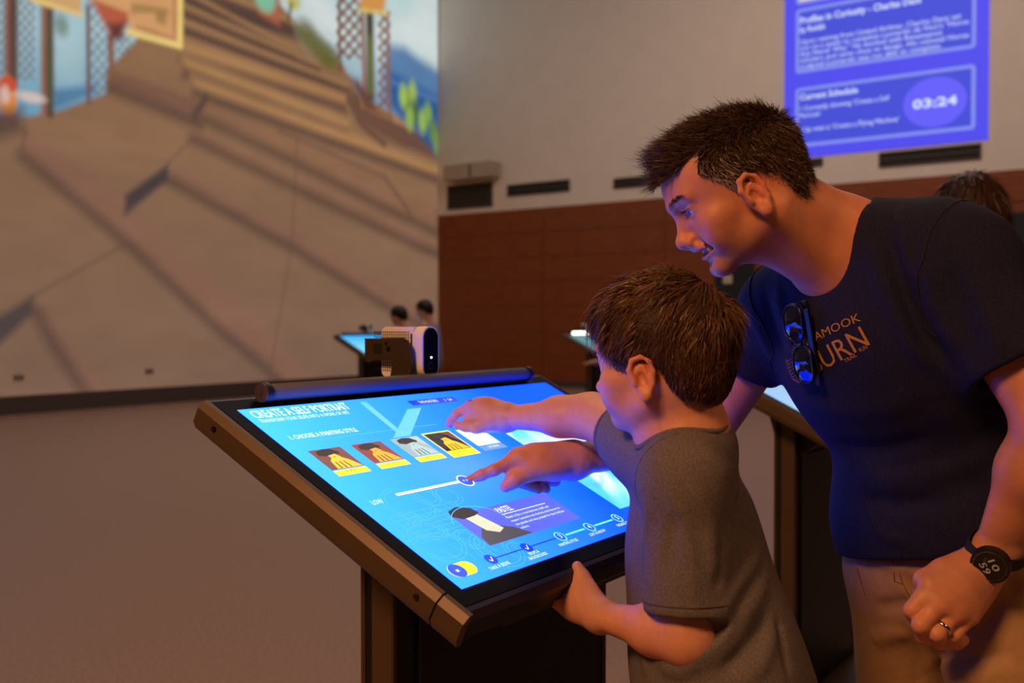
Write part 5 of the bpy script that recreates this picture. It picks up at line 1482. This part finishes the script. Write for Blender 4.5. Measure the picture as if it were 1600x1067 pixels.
# hair
BH = Shape()
def BE(c, r, k=.014): BH.ell(HB.w(*c), V3(r) * HB.s, HB.R, k * HB.s)
BE((0, -.014, .052), (.0885, .1120, .0980), .02); BE((0, .034, .070), (.074, .074, .066), .03); BE((0, .052, .092), (.056, .038, .034), .03)
BE((0, -.062, .000), (.070, .050, .066), .03)
for sx in (-1, 1): BE((sx * .052, .028, .040), (.032, .046, .046), .02)
rs = np.random.RandomState(11)
for k in range(34):    # tousled locks on top
    a, b = rs.rand() * 6.28, rs.rand(); c = (.080 * math.sin(a) * b ** .5 * .9, -.02 + .105 * math.cos(a) * b ** .5, .0)
    q = V3((c[0], c[1], .052)); zz = .052 + .094 * math.sqrt(max(.02, 1 - (c[0] / .0885) ** 2 - ((c[1] + .014) / .112) ** 2)); d = nrm((rs.normal() * .4, .9 + rs.normal() * .3, -.1))
    p0 = V3((c[0], c[1], zz)); p1 = p0 + d * .032; p1[2] -= .006
    BH.cone(HB.w(*p0), HB.w(*p1), .010 * .9, .006 * .9, .012)
BOYHAIR = [(.125, .076), (.098, .072), (.080, .060), (.064, .042), (.050, .024), (.036, .008), (.024, .010), (.012, .018), (-.018, .024), (-.034, .000), (-.040, -.020), (-.055, -.046), (-.090, -.050), (-.17, -.05), (-.17, .12), (-.05, .2), (.06, .19), (.15, .15)]
hv, hf = BH.mesh(*boxof([bb1[0], bb1[1]], .02), .0034)
Lc = HB.local(hv[hf].mean(1)); hf = hf[inpoly(BOYHAIR, Lc[:, 1], Lc[:, 2])]
used_, inv_ = np.unique(hf, return_inverse=True); hv = hv[used_]; hf = inv_.reshape(hf.shape)
bhair = bulk_mesh('hair', hv, hf, attr_mat('boy_hair_cap', 'tint', rough=.55, spec=.25, bump=.8, bscale=220), None, np.tile(lin((56, 38, 25)), (len(hv), 1))); setpar(bhair, boy)
bhair['label'] = 'tousled brown hair, short at the nape'
rp_, rn_ = sample_faces(hv, hf, 20000, 12); L = HB.local(rp_); rn_l = rn_ @ HB.R
crown = V3((0, -.06, .12)); away = L - crown; away /= np.linalg.norm(away, axis=1, keepdims=True)
flow = away + np.stack([0 * L[:, 0], .55 * np.clip((L[:, 2] - .03) / .06, 0, 1), -.35 + 0 * L[:, 0]], 1)
flow -= rn_l * (np.sum(flow * rn_l, 1))[:, None]
flow /= np.linalg.norm(flow, axis=1, keepdims=True) + 1e-9
# locks: neighbouring strands share a swing
sw = np.stack([np.sin(L[:, 0] * 90 + 3 * np.sin(L[:, 1] * 60)), np.sin(L[:, 1] * 80 + 2), np.sin(L[:, 2] * 85 + L[:, 0] * 50)], 1) * .38
topb = np.clip((L[:, 2] - .02) / .06, 0, 1)
d_l = flow + sw * topb[:, None] + rn_l * (.13 + .14 * topb)[:, None] + np.random.RandomState(13).normal(size=L.shape) * .10
d_l /= np.linalg.norm(d_l, axis=1, keepdims=True)
rr = np.random.RandomState(14).rand(len(L))
ln = (.014 + .026 * topb) * (.6 + .7 * rr) * (1 - .6 * np.clip((L[:, 1] - .045) / .03, 0, 1) * np.clip((.105 - L[:, 2]) / .03, 0, 1))
gr = (-(rn_ * .55) + np.array([0, 0, -.15]))
hc = np.tile(lin((104, 72, 44)), (len(L), 1)) * (.45 + .9 * np.random.RandomState(15).rand(len(L)))[:, None] * (1 + .5 * (sw[:, 0] + sw[:, 2]))[:, None].clip(.4, 1.7)
strands('hair_strands', rp_, d_l @ HB.R.T, ln * HB.s, .16, None, bhair, .0007, 4, 16, cols=np.clip(hc, 0, 1), grav=gr, wave=.06)

# T-shirt
BS = Shape()
blend_, brend = bLs + (bLe - bLs) * .84, bRs + (bRe - bRs) * .36
dl, dr_ = nrm(bLe - bLs), nrm(bRe - bRs)
BS.cone(bLs, blend_ - dl * .012, .050, .056, .03); cutcap(BS, blend_, dl, .07); BS.dig(blend_, dl, .047, .014)
BS.cone(bRs, brend - dr_ * .012, .049, .054, .03); cutcap(BS, brend, dr_ + but * .15, .075); BS.dig(brend, dr_ + but * .15, .046, .03)
BS.ell(bmid - but * .115 - bft * .040, (.124, .082, .135), RB, .05)
BS.cone(bRs - but * .006, bLs - but * .006, .046, .046, .04)
BS.cone(bNb - but * .012 - bft * .012, bLs, .046, .042, .04); BS.cone(bNb - but * .012 - bft * .012, bRs, .046, .042, .04)
BS.ell(bmid - but * .25 - bft * .040, (.118, .084, .17), RB, .07)
BS.ell(bPel + but * .02 - bft * .012, (.132, .108, .15), RB, .07)
BS.cone(bmid - but * .10 - bft * .055, bPel - bft * .072, .060, .076, .05)
T = Shape(); T.ops = list(BS.ops)
for pts, amp, w in (([(1050, 760), (1075, 850), (1085, 950)], .005, .010), ([(1070, 745), (1110, 820), (1125, 920)], .006, .012), ([(1060, 790), (1050, 850), (1042, 900)], -.004, .010), ([(1122, 840), (1124, 890), (1120, 930)], -.005, .010),
                    ([(1200, 900), (1165, 960), (1110, 1030)], .006, .010), ([(1205, 950), (1170, 1010), (1120, 1060)], -.006, .010), ([(1210, 985), (1190, 1040), (1160, 1066)], .006, .009), ([(1190, 860), (1150, 920), (1125, 960)], .005, .009), ([(1000, 960), (1005, 1010), (1015, 1060)], .005, .010), ([(1030, 1040), (1060, 1050), (1100, 1030)], .006, .010),
                    ([(1015, 770), (1008, 840), (1003, 900)], .004, .008), ([(1090, 700), (1130, 730), (1170, 780)], .003, .014), ([(1215, 960), (1222, 1010), (1232, 1060)], -.005, .008)):
    q = [T.trace(*p) for p in pts]; q = [p for p in q if p is not None]
    if len(q) > 1: BS.ridge(q, amp, w)
nax = nrm(HB.w(0, -.03, -.015) - bNb)
BS.cone(bNb + but * .008 + bft * .010, bNb + nax * .22, .060, .064, .004, cut=True)
BS.plane(bPel - but * .06, -but)
lo_s, hi_s = boxof([bRs, bLs, bPel, blend_, brend, bNb], 0); lo_s -= [.15, .15, .08]; hi_s += [.15, .15, .06]
sv_, sf_ = BS.mesh(lo_s, hi_s, .0038)
m_grey = mat('grey_heather_cotton', (112, 106, 106), rough=.9, noise=.28, nscale=380, bump=.25, bscale=700, spec=.15)
bshirt = bulk_mesh('t_shirt', sv_, sf_, m_grey, boy); bshirt['label'] = 'washed grey heather T-shirt with long loose sleeves'
m_gseam = mat('grey_seam', (84, 74, 70), rough=.9)
# collar band, cuff hem lines and armhole seam, as cords on the cloth
def rimpath(S, c, n, r0, r1, k=36):
    n = nrm(n); a = nrm(np.cross(n, [.3, .5, .8])); b = np.cross(n, a); out = []
    for i in range(k + 1):
        d = math.cos(2 * math.pi * i / k) * a + math.sin(2 * math.pi * i / k) * b
        t = np.linspace(r0, r1, 80); fq = S.at(c + t[:, None] * d); j = len(t) - 1 - np.argmax((fq < .0005)[::-1])
        if (fq < .0005).any(): out.append(c + t[j] * d)
    return out
thread('cuff_seam', rimpath(BS, blend_ - dl * .014, dl, .02, .060), .0010, m_gseam, bshirt); thread('cuff_seam', rimpath(BS, brend - dr_ * .016, dr_, .02, .07), .0010, m_gseam, bshirt)
thread('armhole_seam', ringpath(BS, bLs - bal * .022 + dl * .010, bal - but * .3, .055), .0011, m_gseam, bshirt)
nc = bNb + but * .008 + bft * .010; ga = nrm(np.cross(nax, bal)); gb = np.cross(nax, ga); col_ = []
for i in range(41):
    d = math.cos(2 * math.pi * i / 40) * ga + math.sin(2 * math.pi * i / 40) * gb
    sN = np.linspace(-.06, .09, 120); q = nc + sN[:, None] * nax + d * .0645; ii = BS.at(q) < .0005
    if ii.any(): col_.append(q[len(sN) - 1 - int(np.argmax(ii[::-1]))])
col_ = np.array(col_)
for _ in range(3): col_[1:-1] = (col_[:-2] + 2 * col_[1:-1] + col_[2:]) / 4
thread('collar', col_, .0045, m_grey, bshirt, seg=8)
# shorts, legs, shoes
BT = Shape(); bl, br = bPel + bal * .062 - but * .04, bPel - bal * .062 - but * .04
kl, kr = V3([bl[0] - .005, bl[1] - .02, .36]), V3([br[0], br[1] - .02, .36])
BT.ell(bPel, (.118, .096, .12), RB, .04)
for a, b in ((bl, kl), (br, kr)): BT.cone(a, b, .074, .066, .04)
BT.plane((0, 0, .38), (0, 0, -1)); BT.plane(bPel + but * .06, but)
lo_, hi_ = boxof([bPel, kl, kr], .16); v_, f_ = BT.mesh(lo_, hi_, .009); bulk_mesh('shorts', v_, f_, mat('shorts_navy', (36, 40, 52), rough=.9), boy)
for a, b in ((bl, kl), (br, kr)):
    S_ = Shape(); an = V3([b[0], b[1] + .0, .07]); S_.cone([b[0], b[1], .46], b, .05, .046, .02); S_.cone(b, an, .045, .030, .02); v_, f_ = S_.mesh(*boxof([[b[0], b[1], .48], an], .06), .009)
    o = bulk_mesh('leg', v_, f_, MAT_SKIN, boy, np.tile(lin((222, 150, 112)), (len(v_), 1)))
    S_ = Shape(); fd = nrm([-.2, .98, 0]); h_ = V3([an[0], an[1], .04]); S_.cone(h_ - fd * .03, h_ + fd * .10, .038, .032, .02, flat=(0, 0, 1), sq=.85); S_.cone(h_, h_ + [0, 0, .05], .036, .037, .02); S_.plane((0, 0, .003), (0, 0, -1))
    v_, f_ = S_.mesh(*boxof([h_ - fd * .08, h_ + fd * .15, h_ + [0, 0, .07]], .05), .008); bulk_mesh('shoe', v_, f_, mat('sneaker_dark', (40, 42, 48), rough=.7), boy)

# ------------------------------------------------------------------ people in the background
def bystander(label, foot, height, face, hair_rgb, hair_long, top_rgb, leg_rgb, child=False, lean=0.0, arms=True, top_part='shirt'):
    """standing visitor: body, hair, top and trousers, at coarse resolution"""
    foot = V3(list(foot) + [0.0]) if len(foot) == 2 else V3(foot); s = height / 1.72
    root = thing('person', label, 'person', foot.tolist())
    fd = nrm(V3(list(face) + [0])); lf = np.cross([0, 0, 1], fd)
    def Q(x, y, z): return foot + s * (lf * x + fd * y + np.array([0, 0, z]))
    H = Head(Q(0, .06 + lean, 1.58), fd - np.array([0, 0, .35]), (0, 0, 1), s * (1.0 if not child else 1.12))
    B = Shape(); head_shape(B, H, child=child)
    B.cone(H.w(0, -.03, -.02), Q(0, 0 + lean * .7, 1.40), .055 * s, .06 * s, .03)
    for sx in (-1, 1):
        sh, el, wr = Q(sx * .18, lean * .6, 1.40), Q(sx * .22, .06 + lean * .5, 1.12), Q(sx * .14, .30 + lean, 1.08)
        B.cone(sh, el, .045 * s, .04 * s, .02); B.cone(el, wr, .04 * s, .028 * s, .02)
        for k in range(4): B.cone(wr, wr + s * (fd * .12 + lf * (.02 * (k - 1.5)) - np.array([0, 0, .03])), .018 * s, .009 * s, .012)
        B.cone(wr, wr + s * (fd * .06 - lf * sx * .05), .018 * s, .010 * s, .012)
    lo, hi = boxof([Q(-.3, -.15, 1.0), Q(.3, .5, 1.8)], .05)
    v, f = B.mesh(lo, hi, .008); bulk_mesh('body', v, f, MAT_SKIN, root, skin_color(H, v, (206, 150, 122), (190, 110, 100)))
    h = Shape()
    h.ell(H.w(0, -.016, .052), V3((.086, .108, .095)) * H.s, H.R, .02); h.ell(H.w(0, -.065, .0), V3((.070, .05, .07)) * H.s, H.R, .03)
    if hair_long:
        h.cone(H.w(0, -.045, -.02), Q(.03, -.09 + lean * .6, 1.26), .082 * s, .105 * s, .05, flat=fd, sq=.45)
        for sx in (-1, 1): h.cone(H.w(sx * .07, -.01, .02), Q(sx * .10, -.02 + lean * .6, 1.26), .026 * s, .022 * s, .03)
    h.ell(H.w(0, .135, -.02), V3((.075, .075, .10)) * H.s, H.R, .01, cut=True)
    lo, hi = boxof([Q(-.16, -.25, 1.15), Q(.16, .25 + lean, 1.82)], .04); hv_, hf_ = h.mesh(lo, hi, .008)
    ho = bulk_mesh('hair', hv_, hf_, mat('hair_%d_%d_%d' % hair_rgb, hair_rgb, rough=.5, noise=.5, nscale=30, bump=.6, bscale=90, stretch=(1, 1, .12)), root)
    pr, nr_ = sample_faces(hv_, hf_, 5000, 3); dn = np.tile(np.array([0, 0, -1.0]), (len(pr), 1)); dn -= nr_ * np.sum(dn * nr_, 1)[:, None]; dn += .03 * nr_ + .05 * np.random.RandomState(2).normal(size=dn.shape)
    c_ = np.tile(lin(hair_rgb), (len(pr), 1)) * (.5 + 1.1 * np.random.RandomState(5).rand(len(pr)))[:, None]
    strands('hair_strands', pr, dn, np.full(len(pr), .07 if hair_long else .02), .1, None, ho, .0012, 3, 6, cols=np.clip(c_, 0, 1))
    t = Shape(); t.ell(Q(0, lean * .5, 1.22), V3((.20, .125, .23)) * s, np.stack([lf, fd, [0, 0, 1]], 1), .05); t.ell(Q(0, lean * .2, .98), V3((.180, .132, .24)) * s, np.stack([lf, fd, [0, 0, 1]], 1), .06)
    for sx in (-1, 1): t.cone(Q(sx * .16, lean * .6, 1.38), Q(sx * .22, .05 + lean * .5, 1.16), .062 * s, .060 * s, .03)
    t.cone(Q(0, lean * .7, 1.44), Q(0, lean * .7, 1.60), .07 * s, .07 * s, .01, cut=True); t.plane(Q(0, 0, .86), (0, 0, -1))
    lo, hi = boxof([Q(-.3, -.2, .84), Q(.3, .2 + lean, 1.5)], .04); v, f = t.mesh(lo, hi, .011); bulk_mesh(top_part, v, f, mat('cloth_%d_%d_%d' % top_rgb, top_rgb, rough=.9, bump=.5, bscale=25), root)
    t = Shape(); t.ell(Q(0, 0, .88), V3((.155, .105, .12)) * s, np.stack([lf, fd, [0, 0, 1]], 1), .04)
    for sx in (-1, 1): t.cone(Q(sx * .08, 0, .84), Q(sx * .10, .02, .48), .080 * s, .065 * s, .03); t.cone(Q(sx * .10, .02, .48), Q(sx * .10, 0, .07), .065 * s, .055 * s, .03)
    t.plane(Q(0, 0, .90), (0, 0, 1)); t.plane(Q(0, 0, .07), (0, 0, -1)); lo, hi = boxof([Q(-.2, -.15, .05), Q(.2, .15, 1.0)], .03); v, f = t.mesh(lo, hi, .014); bulk_mesh('trousers', v, f, mat('legs_%d_%d_%d' % leg_rgb, leg_rgb, rough=.9), root)
    for sx in (-1, 1):
        S_ = Shape(); a = Q(sx * .10, 0, .045); S_.cone(a - fd * .05 * s, a + fd * .14 * s, .045 * s, .038 * s, .02, flat=(0, 0, 1), sq=.85); S_.cone(a, a + [0, 0, .05], .045 * s, .046 * s, .02); S_.plane((0, 0, .003), (0, 0, -1))
        v, f = S_.mesh(*boxof([a - fd * .1, a + fd * .2, a + [0, 0, .06]], .05), .012); bulk_mesh('shoe', v, f, m_shoe, root)
    return root
def footat(px, d):
    p = CAMO + (fwd0 + RT * (px - CX) / FPX) * d; return (p[0], p[1])
bystander('woman with long brown hair standing behind the man\'s shoulder', footat(1527, 2.75), 1.615, (.82, .57), (58, 30, 16), True, (150, 120, 100), (40, 42, 52))
bystander('far visitor with short black hair and face lit by the cyan kiosk', footat(640, 9.9), 1.37, (-.15, 1), (24, 20, 20), False, (96, 88, 96), (40, 40, 48), lean=.1)
bystander('far visitor in grey with black hair, tallest beside the cyan kiosk', footat(676, 10.35), 1.44, (-.3, .95), (18, 16, 16), False, (120, 112, 116), (150, 62, 40), lean=.05)
bystander('small distant visitor in a pale top just visible past the boy\'s face', footat(960, 10.55), 1.25, (-.2, 1), (40, 28, 20), False, (176, 136, 116), (34, 32, 36))
